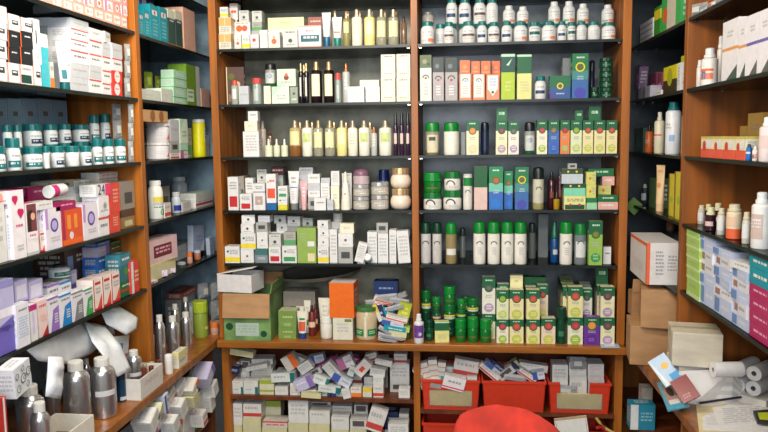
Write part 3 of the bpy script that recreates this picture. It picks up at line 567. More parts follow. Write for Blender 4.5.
D_('stkcream', 'carton', 'cosmetic_carton', 'carton', 'long cream carton with red dots', (232, 226, 150), [('r', .04, .02, .96, .36, 'dgn'), ('c', .3, .36, .06, 'rd'), ('c', .72, .36, .06, 'rd'), TX(.1, .55, .9, .8, 2, 'ol')])
D_('stkmint', 'carton', 'cosmetic_carton', 'carton', 'long mint carton with dark top', (130, 214, 176), [('b', .66, 1, (30, 70, 40)), ('c', .3, .82, .05, 'ye'), ('c', .7, .82, .05, 'ye')])
D_('stklav', 'carton', 'cosmetic_carton', 'carton', 'long pale lavender carton', (196, 206, 214), [('b', .66, 1, (50, 74, 34)), ('c', .3, .82, .05, 'ye'), ('c', .7, .82, .05, 'ye')])
D_('smmint', 'carton', 'cosmetic_carton', 'carton', 'small mint and green carton', (156, 216, 170), [('b', .6, 1, (20, 120, 70))])
D_('smyel', 'carton', 'cosmetic_carton', 'carton', 'small pale yellow carton', (216, 214, 110), [('c', .4, .5, .14, (206, 130, 40)), TX(.6, .2, .9, .8, 3, 'gr')])
D_('smpink', 'carton', 'cosmetic_carton', 'carton', 'small pink carton', (232, 176, 164), [TX(.2, .3, .8, .7, 1, 'wh')])
D_('smgn', 'carton', 'cosmetic_carton', 'carton', 'small dark green carton', (16, 104, 56), [TX(.2, .3, .8, .7, 1, 'mt')])
D_('gnpack', 'lotion', 'spray_bottle', 'bottle', 'blue-green bottle behind white ones', (20, 70, 130), [('r', .3, .2, .8, .5, 'lg')], cap=(10, 100, 70), ch=.4, cr=.8)
D_('purplelbl', 'lotion', 'small_bottle', 'bottle', 'white bottle with purple label', 'wh', [('b', .15, .95, (110, 60, 150)), ('c', .6, .4, .16, 'wh')], cap='wh', ch=.25, cr=.6)
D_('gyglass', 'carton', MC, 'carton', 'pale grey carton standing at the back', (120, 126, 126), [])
# left wall
D_('whorbk', 'carton', MC, 'carton', 'white carton with orange edge', 'wh', [('r', 0, 0, .06, 1, 'or_'), ('r', .35, .4, .9, .66, (60, 64, 70)), TX(.4, .46, .85, .6, 1, 'wh'), ('b', .02, .08, 'lg')])
D_('bkteal', 'carton', MC, 'carton', 'black carton with orange edge', (28, 34, 42), [('r', 0, 0, .07, 1, 'or_'), TX(.3, .6, .8, .75, 1, 'wh')])
D_('whtall', 'carton', MC, 'carton', 'tall white carton with black bar', 'wh', [('r', .4, .45, .55, .75, 'dg'), TX(.2, .1, .8, .25, 2, 'gy2')])
D_('whgrnp', 'carton', MC, 'carton', 'white carton, dark green print, orange edge', 'wh', [('r', .08, .08, .9, .5, (30, 70, 60)), ('r', 0, 0, .05, 1, 'or_'), TX(.15, .65, .85, .85, 1)])
D_('tealslim', 'carton', MC, 'carton', 'slim turquoise carton with white top', (60, 190, 206), [('b', .75, 1, 'wh'), TX(.3, .1, .7, .6, 5, 'aq')])
D_('tealtube', 'tube', 'cream_tube', 'tube', 'white flared tube with teal cap', 'wh', [('r', .1, .08, .55, .32, (20, 110, 120)), ('b', .44, .47, 'gr'), TX(.25, .7, .75, .8, 1)], cap=(10, 96, 100))
D_('whredln', 'carton', MC, 'carton', 'white carton with red title line', (232, 230, 234), [('r', 0, .84, 1, .95, (206, 70, 66)), TX(.15, .35, .85, .6, 1, 'dg')])
D_('lggrey', 'carton', MC, 'carton', 'pale grey carton', (196, 200, 208), [TX(.1, .4, .9, .6, 1, 'gr')])
D_('gyred', 'carton', MC, 'carton', 'wide grey carton with red flower mark', (168, 174, 186), [('c', .6, .5, .1, 'rd'), ('c', .72, .6, .08, 'or_'), TX(.1, .5, .5, .7, 1, 'wh')])
D_('redoval', 'carton', MC, 'carton', 'red carton with white oval', (226, 60, 54), [('c', .5, .5, .28, 'wh'), TX(.32, .42, .68, .58, 1, 'rd')])
D_('clrpack', 'pack', 'clear_packet', 'packet', 'crumpled clear plastic packet', (196, 200, 206), [('r', .25, .3, .7, .7, (206, 206, 200))], mk='bag', rough=.25)
D_('whtilt', 'carton', MC, 'carton', 'white carton lying askew', 'wh', [TX(.2, .3, .8, .7, 1, 'gr')])
D_('jarT', 'jar', 'tablet_jar', 'jar', 'white teal-lidded jar, teal label', (226, 230, 230), [('r', 0, .05, 1, .45, (20, 110, 116)), TX(.12, .14, .88, .36, 1, 'wh'), TX(.2, .6, .8, .8, 1)], lh=.3, cap=(8, 106, 108))
D_('jarN', 'jar', 'tablet_jar', 'jar', 'white teal-lidded jar, navy label', (226, 230, 230), [('r', .25, .1, .95, .5, (30, 54, 84)), TX(.32, .2, .88, .4, 1, 'wh'), TX(.2, .65, .8, .8, 1)], lh=.3, cap=(8, 106, 108))
D_('jarW', 'jar', 'tablet_jar', 'jar', 'white teal-lidded jar, blank side', (228, 230, 230), [TX(.2, .2, .8, .7, 3, 'lg')], lh=.3, cap=(8, 106, 108))
D_('pinkw', 'carton', MC, 'carton', 'white and pink carton', (240, 232, 236), [('r', 0, .0, .3, 1, 'pk'), ('c', .6, .5, .16, 'sa'), TX(.4, .15, .9, .3, 1, 'mg')])
D_('pinkg', 'carton', MC, 'carton', 'salmon carton with white end', 'sa', [('r', .1, .2, .9, .8, 'wh'), ('c', .35, .5, .14, 'sa'), TX(.5, .35, .85, .6, 1)])
D_('pinktop', 'carton', MC, 'carton', 'pink flower carton', (236, 150, 150), [('c', .5, .5, .24, 'wh'), ('c', .5, .5, .12, 'or_'), TX(.1, .05, .9, .15, 1, 'wh')])
D_('heartbox', 'carton', MC, 'carton', 'white carton with pink heart shapes', (244, 238, 244), [('c', .22, .88, .14, 'mg'), ('c', .4, .88, .14, 'mg'), ('g', ((.08, .86), (.54, .86), (.31, .78)), 'mg'), ('c', .6, .68, .16, 'mg'), ('c', .8, .68, .14, 'mg'), ('g', ((.44, .66), (.94, .66), (.68, .58)), 'mg'), TX(.2, .44, .8, .5, 1, 'mg'), TX(.2, .1, .8, .2, 2, 'gy2')], top=(226, 80, 140))
D_('ladybox', 'carton', MC, 'carton', 'white carton with long haired portrait', (244, 238, 242), [('r', .1, .45, .95, .98, (120, 60, 70)), ('c', .45, .76, .3, (56, 30, 24)), ('r', .14, .46, .46, .8, (56, 30, 24)), ('c', .62, .74, .2, (230, 180, 150)), ('r', .1, .3, .95, .45, (246, 240, 244)), TX(.2, .32, .8, .4, 1, 'mg'), ('b', 0, .06, 'lg')], top=(200, 30, 100))
D_('circlebox', 'carton', MC, 'carton', 'white and lilac carton, purple circle', (232, 226, 238), [('c', .55, .58, .26, (96, 60, 150)), ('c', .55, .58, .18, 'lv'), ('r', 0, .5, .16, 1, (190, 150, 210)), TX(.25, .15, .85, .3, 2, 'gy2')], top=(206, 196, 214))
D_('orangemag', 'carton', MC, 'carton', 'orange carton with magenta edges', (222, 84, 40), [('r', 0, .0, .14, 1, (170, 40, 80)), ('r', .25, .45, .42, .85, (240, 150, 60)), ('r', .58, .45, .74, .85, (240, 150, 60)), ('b', 0, .16, 'or_'), ('c', .42, .26, .1, 'wh')], top=(160, 30, 70))
D_('whlast', 'carton', MC, 'carton', 'white carton with grey round stamp', (236, 232, 238), [('c', .6, .5, .2, 'lg'), ('c', .6, .5, .12, 'gr'), TX(.1, .15, .9, .3, 1, 'gr')])
D_('fourbox', 'carton', MC, 'carton', 'white and pink carton with large numerals', 'wh', [('r', .62, 0, 1, 1, (230, 60, 110)), ], text='24')
D_('redor', 'carton', MC, 'carton', 'red-orange carton', (220, 70, 50), [TX(.3, .3, .8, .8, 4, (240, 130, 100))])
D_('tanlow', 'carton', MC, 'carton', 'tan carton with dark top', (150, 120, 70), [('b', .6, 1, (84, 60, 50)), ('r', .2, .1, .8, .4, 'be')])
D_('pinkdark', 'carton', MC, 'carton', 'magenta carton lying flat', (160, 20, 90), [TX(.2, .4, .9, .7, 1, 'pk')])
D_('whpinktube', 'can', 'cream_tube', 'tube', 'white and magenta tube lying on cartons', 'wh', [('b', 0, .55, (200, 40, 120))], cap='wh')
D_('lavbox', 'carton', MC, 'carton', 'lavender carton with purple swoosh', (190, 186, 226), [('g', ((0, .35), (1, .5), (1, 0), (0, 0)), (110, 96, 186)), ('r', .0, .5, 1, .62, (236, 232, 244)), ('b', .9, 1, (150, 146, 206))], text='omega-3', tpos=(.5, .36))
D_('lavbox2', 'carton', MC, 'carton', 'lavender carton with framed top panel', (186, 180, 222), [('r', .12, .7, .88, .92, (216, 214, 236)), ('b', .56, .66, (104, 92, 172)), TX(.2, .1, .8, .45, 4, 'lv')])
D_('whgrid', 'carton', MC, 'carton', 'white carton with grey table print', (232, 230, 240), [TX(.12, .2, .88, .7, 8, 'lb'), TX(.15, .8, .85, .88, 1, 'dg')])
D_('magslim', 'carton', MC, 'carton', 'slim white carton with magenta cap print', 'wh', [('b', .84, 1, (190, 30, 120)), ('r', .3, .2, .6, .8, (216, 196, 236))])
D_('peach', 'carton', MC, 'carton', 'peach carton with red corner', (236, 208, 206), [('g', ((.3, 0), (1, 0), (1, .3)), (170, 40, 40)), TX(.15, .75, .85, .88, 1, 'rd'), TX(.15, .4, .85, .6, 3, 'sa')])
def wedge(key, desc, col): D_(key, 'carton', MC, 'carton', desc, (230, 228, 236), [('g', ((.15, 0), (1, 0), (1, .72), (.45, .62)), col), TX(.1, .76, .9, .86, 1, 'dg'), TX(.55, .2, .9, .5, 4, 'wh'), ('b', .94, 1, col)])
wedge('wd_pu', 'white carton with purple wedge', (150, 110, 190)); wedge('wd_bl', 'white carton with bright blue wedge', (20, 130, 206)); wedge('wd_gy', 'white carton with grey wedge', (130, 130, 136)); wedge('wd_gn', 'white carton with green wedge', (60, 160, 80))
D_('rdwh', 'carton', MC, 'carton', 'white carton with red curved edge', (240, 226, 220), [('r', 0, 0, 1, .08, 'rd'), ('r', 0, 0, .1, 1, 'rd'), ('r', .2, .82, .9, .9, 'rd'), ('g', ((.4, .08), (1, .08), (1, .5)), (226, 80, 60)), TX(.25, .5, .85, .72, 2, 'gr')], top=(226, 196, 190))
D_('gnblbox', 'carton', MC, 'carton', 'teal carton with leaf picture', (40, 110, 120), [('b', .6, 1, (60, 130, 150)), ('c', .5, .35, .2, (60, 140, 60)), TX(.15, .7, .85, .85, 1, 'wh')])
D_('blflat', 'carton', MC, 'carton', 'flat blue carton', (50, 110, 190), [TX(.1, .35, .9, .7, 1, 'wh')])
D_('gnflat', 'carton', MC, 'carton', 'dark green carton with red stripe', (16, 106, 60), [('r', .0, .35, .9, .5, (180, 60, 50)), TX(.1, .6, .9, .8, 1, 'mt')])
D_('rdend', 'carton', MC, 'carton', 'red carton with white spine', (214, 60, 50), [('r', 0, 0, .3, 1, 'wh'), TX(.4, .3, .9, .7, 3, 'pe')])
D_('brownbox', 'carton', MC, 'carton', 'big dark brown carton', (84, 58, 46), [('r', .1, .3, .3, .75, 'lb'), TX(.4, .5, .9, .75, 2, 'be')])
D_('whgnjar', 'pill', 'tablet_bottle', 'bottle', 'white jar with black cap, green label', (226, 232, 232), [('r', .1, .1, .9, .75, (30, 110, 100)), TX(.2, .25, .8, .6, 3, 'lg')], cap=(40, 44, 56), cr=.7)
D_('bluebk', 'carton', MC, 'carton', 'shade-coloured blue-grey carton with black mark', (110, 136, 160), [('r', .35, .45, .7, .6, 'dg'), ('r', .97, 0, 1, 1, 'lb')])  # pale cartons, with the dimness of the shelf rear put into their colour
# left corner bay
D_('tealtall', 'carton', MC, 'carton', 'tall turquoise carton', (20, 150, 170), [('r', .2, .72, .8, .86, 'wh'), ('r', .44, .74, .58, .84, 'rd'), TX(.2, .1, .8, .6, 5, (60, 180, 196))])
D_('dkgnwh', 'carton', MC, 'carton', 'dark green carton with white top', (56, 84, 80), [('b', .76, 1, (216, 214, 196)), TX(.2, .65, .8, .72, 1, 'wh'), ('b', 0, .06, 'go')])
D_('pinkbeige', 'carton', MC, 'carton', 'plain pink-beige carton', (226, 178, 156), [TX(.2, .2, .5, .8, 3, (214, 166, 146))])
D_('whlow', 'carton', MC, 'carton', 'low white carton', (216, 222, 212), [TX(.1, .3, .6, .6, 1, 'lg')])
D_('mintbox', 'carton', MC, 'carton', 'mint green carton with white text', (176, 222, 190), [TX(.2, .3, .8, .7, 2, 'wh'), ('b', 0, .06, 'gn')])
D_('limebig', 'carton', MC, 'carton', 'large leaf green carton, white side', (110, 150, 40), [('r', .7, 0, 1, 1, 'lg'), ('r', .0, .1, .5, .4, (226, 232, 220)), TX(.05, .14, .45, .36, 2, 'gn')])
D_('olivepk', 'pack', 'herb_packet', 'packet', 'olive green foil packet', (104, 124, 34), [('r', .2, .3, .6, .7, (150, 160, 50))], rough=.35)
D_('tanflat', 'carton', MC, 'carton', 'low tan carton with brown discs', (206, 164, 116), [('c', .35, .5, .1, (150, 96, 50)), ('c', .72, .5, .1, (150, 96, 50))])
D_('whtub', 'tub', 'white_tub', 'tub', 'white snap-lid tub with pink flash', (224, 220, 222), [('g', ((.6, .1), (.75, .1), (.75, .6)), (226, 60, 110)), TX(.1, .3, .5, .7, 2, 'lg')], cap=(232, 228, 228))
D_('yelbot', 'can', 'powder_bottle', 'bottle', 'bright yellow bottle with white cap', (232, 226, 30), [('r', .6, .45, .95, .85, (226, 228, 220)), TX(.62, .5, .9, .8, 3, 'dg')], cap=(226, 226, 216), ch=.1)
D_('whbotye', 'pill', 'vitamin_bottle', 'bottle', 'big white bottle, yellow and green label', (232, 234, 230), [('r', .1, .6, .9, .8, (226, 206, 60)), ('r', .1, .44, .9, .58, 'lg'), ('c', .7, .16, .2, (30, 130, 70)), TX(.1, .3, .8, .4, 1, 'dgn')], cap=(236, 236, 232), ch=.12)
D_('blwhbot', 'pill', 'vitamin_bottle', 'bottle', 'white bottle with deep blue label', (196, 206, 214), [('b', .05, .55, (30, 40, 140))], cap=(206, 206, 206))
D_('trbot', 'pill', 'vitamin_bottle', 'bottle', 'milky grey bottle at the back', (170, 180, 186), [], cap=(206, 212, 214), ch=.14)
D_('rdstripe', 'carton', MC, 'carton', 'flat white carton with red stripe', (232, 226, 226), [('r', 0, .2, 1, .5, 'rd'), TX(.1, .6, .9, .8, 1, 'gr')])
D_('pinkfrm', 'carton', MC, 'carton', 'pink framed carton with maroon panel', (226, 190, 196), [('r', .2, .25, .8, .75, (110, 30, 40)), TX(.25, .35, .75, .65, 2, 'pk'), ('r', 0, 0, 1, .06, 'cr')])
D_('bluewh', 'carton', MC, 'carton', 'pale blue carton leaning by post', (186, 200, 226), [TX(.2, .3, .8, .6, 2, (120, 130, 190)), ('g', ((.6, 0), (1, 0), (1, .5)), (236, 240, 246))])
D_('orjar', 'jar', 'small_jar', 'jar', 'small jar with orange lid', (196, 150, 130), [], cap=(226, 120, 50), lh=.4)
D_('coppjar', 'jar', 'small_jar', 'jar', 'copper coloured jar, pale lid', (180, 110, 80), [], cap=(190, 200, 220), lh=.3)
D_('lavpk', 'pack', 'foil_packet', 'packet', 'lilac foil packet', (196, 180, 206), [('r', .2, .2, .7, .8, (224, 214, 226))], rough=.3)
# right side
D_('whstk', 'carton', MC, 'carton', 'thin white carton in small stack', (232, 232, 236), [('r', 0, 0, 1, .2, 'gr')])
D_('gnyel', 'carton', MC, 'carton', 'green carton with yellow end', (60, 150, 50), [('b', .6, .9, 'ye')])
D_('gnbig', 'carton', MC, 'carton', 'large green and cream carton, orange print', (60, 180, 90), [('r', .3, 0, .75, 1, (216, 210, 190)), ('c', .2, .5, .12, 'or_'), ('b', 0, .08, 'ye')])
D_('purfr', 'carton', MC, 'carton', 'dusty purple carton with photo', (130, 92, 130), [('r', .25, .35, .75, .65, (190, 170, 190)), TX(.2, .1, .8, .2, 1, 'wh')])
D_('lilacwh', 'carton', MC, 'carton', 'pale lilac carton with circle', (176, 168, 190), [('c', .5, .5, .25, (206, 204, 216)), ('c', .5, .5, .14, 'gr')])
D_('pkmar', 'carton', MC, 'carton', 'maroon pink carton', (150, 70, 96), [TX(.2, .3, .8, .6, 2, 'pk')])
D_('yelbk', 'carton', MC, 'carton', 'yellow carton with black lower half', (216, 206, 30), [('b', 0, .5, (60, 50, 30)), ('c', .5, .6, .2, (170, 170, 40))])
D_('darkgn', 'carton', MC, 'carton', 'dark green carton', (30, 64, 44), [('r', .2, .2, .8, .6, (60, 100, 80))])
D_('orbot', 'lotion', 'syrup_bottle', 'bottle', 'orange bottle with dark cap', (226, 110, 50), [TX(.2, .3, .8, .6, 2, 'pe')], cap=(40, 30, 26), cr=.5, ch=.25)
D_('clrbot', 'lotion', 'lotion_bottle', 'bottle', 'pale yellow bottle with pink band', (222, 214, 186), [('b', .52, .58, (226, 80, 110))], cap=(216, 214, 200), cr=.5)
D_('shampoo', 'lotion', 'shampoo_bottle', 'bottle', 'tall white bottle with teal cap', (226, 228, 232), [TX(.3, .55, .7, .75, 2, 'gr'), ('r', .6, .2, .9, .4, 'lb')], cap=(10, 110, 116), cr=.72, ch=.16)
D_('tantube', 'tube', 'cream_tube', 'tube', 'pale orange tube with peach picture', (240, 206, 160), [('c', .5, .5, .25, (230, 150, 80)), TX(.2, .8, .8, .9, 1, 'or_')], cap=(236, 196, 150))
D_('yelcart', 'carton', MC, 'carton', 'yellow carton with brown edge', (216, 206, 60), [('r', 0, 0, .2, 1, (150, 90, 60)), ('c', .6, .4, .2, 'lm')])
D_('dkwhbot', 'lotion', 'small_bottle', 'bottle', 'small dark bottle with white label', (50, 56, 60), [('b', .1, .7, 'lg')], cap=(206, 206, 196), cr=.6)
D_('olv', 'carton', MC, 'carton', 'dull green carton', (70, 96, 60), [])
D_('lmdiam', 'carton', MC, 'carton', 'lime green carton turned on edge', (104, 140, 50), [])
D_('bigorwh', 'carton', 'storage_carton', 'box', 'big white carton with orange stripe', (222, 216, 214), [('r', 0, .86, 1, .94, (240, 100, 60)), ('r', .06, 0, .12, .9, (240, 100, 60)), TX(.25, .35, .9, .6, 3, 'gy2')])
D_('whcapbot', 'lotion', 'small_bottle', 'bottle', 'white bottle, orange and blue label', (236, 228, 222), [('b', .1, .4, (232, 130, 100)), ('r', .3, .1, .6, .5, (80, 120, 160)), ('b', .5, .62, 'or_')], cap='wh', cr=.72, ch=.26)
D_('whback', 'lotion', 'small_bottle', 'bottle', 'plain white bottle at the back', (226, 222, 218), [], cap='wh', cr=.8, ch=.24)
D_('puband', 'carton', 'lotion_carton', 'carton', 'tall white carton with purple band', (238, 234, 240), [('b', .5, .55, (110, 96, 176)), TX(.3, .7, .7, .82, 2, 'gy2'), ('g', ((.3, 0), (1, 0), (1, .24)), (96, 96, 90))])
D_('orband', 'carton', 'lotion_carton', 'carton', 'tall white carton with orange band', (238, 234, 238), [('b', .5, .55, (230, 160, 90)), TX(.3, .7, .7, .82, 2, 'gy2'), ('g', ((.3, 0), (1, 0), (1, .24)), (70, 90, 80))])
D_('gnband', 'carton', 'lotion_carton', 'carton', 'tall white carton with olive band', (238, 236, 238), [('b', .5, .55, (120, 150, 90)), TX(.3, .7, .7, .82, 2, 'gy2'), ('g', ((.3, 0), (1, 0), (1, .24)), (80, 110, 70))])
D_('fruit', 'carton', MC, 'carton', 'cream carton with red lower half', (232, 224, 190), [('b', 0, .42, (226, 90, 66)), ('c', .3, .55, .16, (206, 60, 50)), ('r', .45, .5, .9, .8, 'wh'), ('b', .9, 1, (206, 190, 90))])
D_('bluebot', 'lotion', 'small_bottle', 'bottle', 'little blue and white bottle', (40, 110, 190), [('b', .5, .7, 'wh')], cap=(60, 70, 90), cr=.7)
D_('bigwh', 'lotion', 'talc_bottle', 'bottle', 'big white bottle with wide cap', (232, 214, 212), [('r', .2, .3, .8, .8, (222, 196, 190))], cap=(240, 236, 232), cr=.62, ch=.2)
D_('bigwh2', 'lotion', 'talc_bottle', 'bottle', 'big glossy white bottle, beige label', (232, 230, 226), [('r', .15, .1, .85, .85, (200, 176, 166)), TX(.25, .4, .75, .7, 3, 'wh')], cap=(226, 228, 228), cr=.66, ch=.2)
D_('goldbk', 'carton', MC, 'carton', 'old gold carton at the back', (150, 116, 50), [TX(.2, .3, .8, .6, 2, 'br')])
D_('dkcream', 'lotion', 'homeopathic_bottle', 'bottle', 'small dark bottle with cream cap', (54, 24, 34), [('b', .2, .6, (222, 190, 190))], cap=(224, 218, 176), cr=.86, ch=.32, rough=.15)
D_('crorbot', 'lotion', 'homeopathic_bottle', 'bottle', 'cream bottle with orange base', (230, 214, 180), [('r', .1, .4, .9, .9, (226, 190, 160))], low=(226, 100, 60), cap=(216, 206, 176), cr=.9, ch=.2)
D_('crwhbot', 'lotion', 'homeopathic_bottle', 'bottle', 'small bottle with wide white label', (206, 200, 190), [('b', .1, .9, 'wh')], cap=(216, 206, 180), cr=.88, ch=.24)
D_('limestk', 'carton', MC, 'carton', 'flat lime green carton', (170, 206, 100), [('b', .0, .25, (206, 224, 160)), TX(.2, .4, .7, .75, 1, (120, 160, 60))])
D_('bluestk', 'carton', MC, 'carton', 'flat pale blue carton', (194, 206, 236), [('r', .0, .1, .3, .9, (110, 140, 190)), TX(.4, .3, .9, .6, 1, 'wh')])
D_('whbrstk', 'carton', MC, 'carton', 'flat white carton with brown mark', (226, 226, 236), [('r', .1, .2, .35, .8, (160, 120, 110)), TX(.45, .3, .9, .7, 1, 'gr')])
D_('tealstk', 'carton', MC, 'carton', 'flat teal carton with white title', (20, 150, 166), [TX(.2, .3, .85, .65, 1, 'wh')])
D_('magstk', 'carton', MC, 'carton', 'flat magenta carton with pale title', (180, 40, 100), [TX(.15, .35, .85, .65, 1, 'pk')])
# piles below the worktop
def pile(key, desc, base, pr): D_(key, 'carton', 'tablet_carton', 'carton', desc, base, pr)
pile('p_wh', 'plain white carton', (222, 220, 214), [TX(.1, .55, .7, .8, 1, 'gr')])
pile('p_wl', 'white carton with grey lettering', (226, 224, 220), [TX(.1, .3, .85, .8, 3, 'gy2')])
pile('p_wr', 'white carton with red stripe', (226, 220, 214), [('r', 0, .1, 1, .35, (206, 70, 60)), TX(.1, .5, .8, .8, 1, 'gr')])
pile('p_wt', 'white carton with teal end', (216, 222, 218), [('r', .8, 0, 1, 1, (20, 110, 110)), TX(.1, .3, .6, .7, 1, 'gr')])
pile('p_wo', 'white carton with orange end', (226, 220, 210), [('r', 0, 0, 1, .4, (240, 130, 50)), TX(.1, .55, .8, .85, 1, 'gr')])
pile('p_or', 'orange sided white carton', (222, 216, 206), [('r', .55, 0, 1, 1, (236, 110, 40))])
pile('p_os', 'white carton with orange square', (226, 216, 210), [('r', .3, .3, .62, .68, (232, 80, 50)), ('r', 0, 0, .06, 1, 'gr')])
pile('p_pk', 'pink and white carton', (230, 220, 226), [('r', 0, 0, .45, 1, (190, 110, 150)), TX(.5, .3, .9, .6, 1)])
pile('p_lv', 'pale lavender carton', (196, 190, 222), [('r', .7, 0, 1, 1, (140, 110, 180)), TX(.1, .4, .6, .7, 1, 'wh')])
pile('p_lm', 'carton with lime top', (216, 214, 180), [('b', .6, 1, (160, 176, 60))])
pile('p_cr', 'cream yellow carton', (216, 210, 160), [TX(.1, .3, .8, .7, 2, 'be')])
pile('p_rd', 'white carton with red title', (222, 206, 196), [TX(.1, .2, .9, .6, 1, 'rd'), ('b', .8, 1, (206, 60, 50))])
pile('p_gd', 'carton with dark print top', (206, 204, 200), [('r', .15, .35, .85, .9, (90, 80, 78))])
pile('p_bl', 'white carton with blue print', (206, 212, 226), [('r', 0, 0, .4, 1, (60, 90, 170)), TX(.5, .3, .9, .7, 1)])
pile('p_gn', 'green carton', (50, 150, 60), [TX(.1, .3, .9, .6, 1, 'wh')])
pile('p_yl', 'yellow-topped white carton', (220, 216, 200), [('r', 0, .55, 1, 1, (236, 200, 60))])
pile('p_nv', 'dark navy carton', (30, 40, 84), [TX(.2, .3, .8, .7, 2, 'lb')])
pile('p_mag', 'maroon carton end', (110, 30, 80), [TX(.2, .3, .8, .7, 1, 'pk')])
pile('p_str', 'white carton with brown ruled lines', (230, 224, 218), [('b', .2, .24, 'tn'), ('b', .4, .44, 'tn'), ('b', .6, .64, 'tn'), ('b', .8, .84, 'tn')])
pile('p_pkl', 'white carton with pink line', (232, 226, 228), [('r', 0, .1, 1, .2, (226, 60, 110)), TX(.2, .4, .8, .7, 1)])
D_('notepad', 'carton', 'notepad', 'notepad', 'white perforated notepad leaning on red bin', (238, 236, 232), [('b', .93, 1, 'tn'), ('r', .03, .05, .05, .9, 'gy2'), ('r', .95, .05, .97, .9, 'gy2')])
D_('bookm', 'carton', 'booklet', 'booklet', 'glossy maroon booklet between packets and papers', (128, 28, 38), [TX(.15, .1, .6, .3, 2, (170, 90, 90))], rough=.25)
# tubes and strips on the worktop
D_('strip', 'pack', 'blister_strip', 'blister strip', 'silver blister strip', (190, 190, 194), [('r', .1, .2, .9, .8, (150, 150, 156))], rough=.3)
D_('blbox', 'carton', MC, 'carton', 'dark blue carton in strip heap', (36, 66, 130), [TX(.2, .4, .8, .6, 1, 'lb')])
D_('limetube', 'carton', MC, 'carton', 'lime yellow carton in strip heap', (176, 190, 40), [TX(.3, .2, .8, .8, 3, 'ye')])
D_('gncube', 'carton', MC, 'carton', 'small olive green cube carton', (120, 150, 76), [('r', .3, .1, .7, .3, (150, 180, 110)), TX(.2, .5, .8, .7, 1, 'lm')], top=(196, 206, 150))
D_('crtube', 'tube', 'cream_tube', 'tube', 'creased white tube', (232, 228, 210), [('r', .3, .1, .7, .3, 'gn'), TX(.3, .5, .7, .8, 2, 'gy2')], cap='wh')
D_('ortube2', 'tube', 'cream_tube', 'tube', 'white tube, orange label, blue cap', (232, 226, 210), [('r', .1, .1, .9, .55, (214, 84, 50)), ('r', .2, .62, .8, .72, 'gn')], cap=(20, 70, 140), ch=.22)
D_('rdbott', 'lotion', 'syrup_bottle', 'bottle', 'dark red bottle between tubes', (110, 36, 34), [('b', .3, .6, 'pe')], cap=(60, 20, 20))
D_('whcup', 'jar', 'small_jar', 'jar', 'white tapering cup lid up', (230, 228, 216), [], lh=.3, cap=(240, 238, 230))
D_('orangebox', 'carton', MC, 'carton', 'plain bright orange carton', (236, 110, 26), [], top=(226, 214, 214))
D_('whsq', 'carton', MC, 'carton', 'square white carton with grey print', (222, 220, 200), [TX(.2, .3, .8, .75, 3, 'gy2'), ('r', .6, .82, .95, .95, (120, 130, 60))])
D_('canister', 'jar', 'canister', 'canister', 'clear tub with beige contents, green labels', (206, 186, 150), [('r', 0, .05, .42, .38, (30, 130, 70)), ('r', .58, .05, 1, .38, (30, 130, 70)), ('r', .46, 0, .54, 1, (226, 222, 200)), TX(.08, .12, .36, .3, 2, 'mt'), TX(.64, .12, .92, .3, 2, 'mt')], lh=.12, cap=(70, 120, 64), rough=.2)
D_('alu', 'alu', 'aluminium_bottle', 'bottle', 'brushed aluminium bottle', (226, 226, 230), [], metal=.9, mk='brushed', rough=.27, cap=(216, 214, 208))
D_('alul', 'alu', 'aluminium_bottle', 'bottle', 'aluminium bottle with torn tape', (226, 226, 228), [('r', .0, .35, .75, .9, (206, 204, 206))], metal=.9, mk='brushed', rough=.27, cap=(216, 214, 208))
D_('navybot', 'can', 'spray_bottle', 'bottle', 'tall navy bottle with white foot label', (20, 60, 90), [('r', .1, .02, .9, .2, (206, 216, 226))], cap=(16, 40, 70))
D_('limecan', 'tub', 'lime_canister', 'canister', 'lime green canister', (140, 160, 60), [('r', .5, .3, .9, .45, (206, 214, 150))], cap=(170, 190, 50), lh=.3)
D_('whround', 'can', 'white_bottle', 'bottle', 'small plain white bottle', (228, 226, 222), [], cap=(236, 234, 230))
D_('dotbox', 'carton', MC, 'carton', 'small cream carton with yellow top', (226, 222, 200), [('b', .6, 1, (232, 222, 150)), TX(.1, .2, .7, .5, 1, 'gr')])
# ================================================================ LEFT BACK BAY
F = BL[1]; c = F.col
c(219, 231.4, (34, 'goldpair', {'d': .07}), (17.5, 'goldpair', {'d': .07}), (7, 'whyel', {'x': (220, 228), 'd': .03}), sb=.02)
c(230, 238, (20, 'whtxt', {'d': .06}), (3.5, 'whora', {'d': .05}), sb=.11)
c(234.5, 241.5, (35, 'whora2', {'d': .05})); c(242, 250, (35, 'whyel', {'d': .05})); c(250.5, 259, (34.5, 'whmag', {'d': .05}))
c(235, 252, (35, 'whtxt', {'d': .04}), (22, 'whora', {'d': .05, 'x': (234, 250.5)}), (10.5, 'gydot', {'d': .05, 'x': (239, 249)}), sb=.075)
c(252, 262, (31, 'gysm', {'d': .04}), (22, 'gygrn2', {'d': .05}), (11, 'gydot', {'d': .05}), sb=.08)
c(260, 268, (30, 'whtxt', {'d': .06})); c(268.5, 280, (31.5, 'whora2', {'d': .05}))
c(283, 298, (29.5, 'gydot', {'d': .08}), sb=.03); c(268, 304, (29.5, 'whflat', {'d': .05}), (17.5, 'crlong', {'d': .09}), sb=.10)
c(308, 322, (26, 'whtxt', {'d': .08}), (17, 'redflat', {'d': .08}), sb=.12)
c(298.5, 321.5, (25.5, 'tealband', {'d': .05}), sb=.02)
c(321.8, 331, (13.5, 'wtubeblue'), sb=.02); c(332, 342, (18, 'wtubeteal'), sb=.02)
c(331, 339, (10, 'whcol'), sb=.12); c(342.5, 350, (10.5, 'grcol'), sb=.03)
for a, b, k in ((351, 362, 'whcol'), (363.5, 375, 'yecol'), (376, 386.5, 'lblcol'), (387.5, 399, 'lblcol'), (400.5, 407, 'dimcol')): c(a, b, (8.5 if k != 'dimcol' else 16, k), sb=.03)
for a, b in ((344, 352), (356, 364), (368, 376), (381, 389), (392, 400)): c(a, b, (11, 'lblcol'), sb=.10, row='rear')
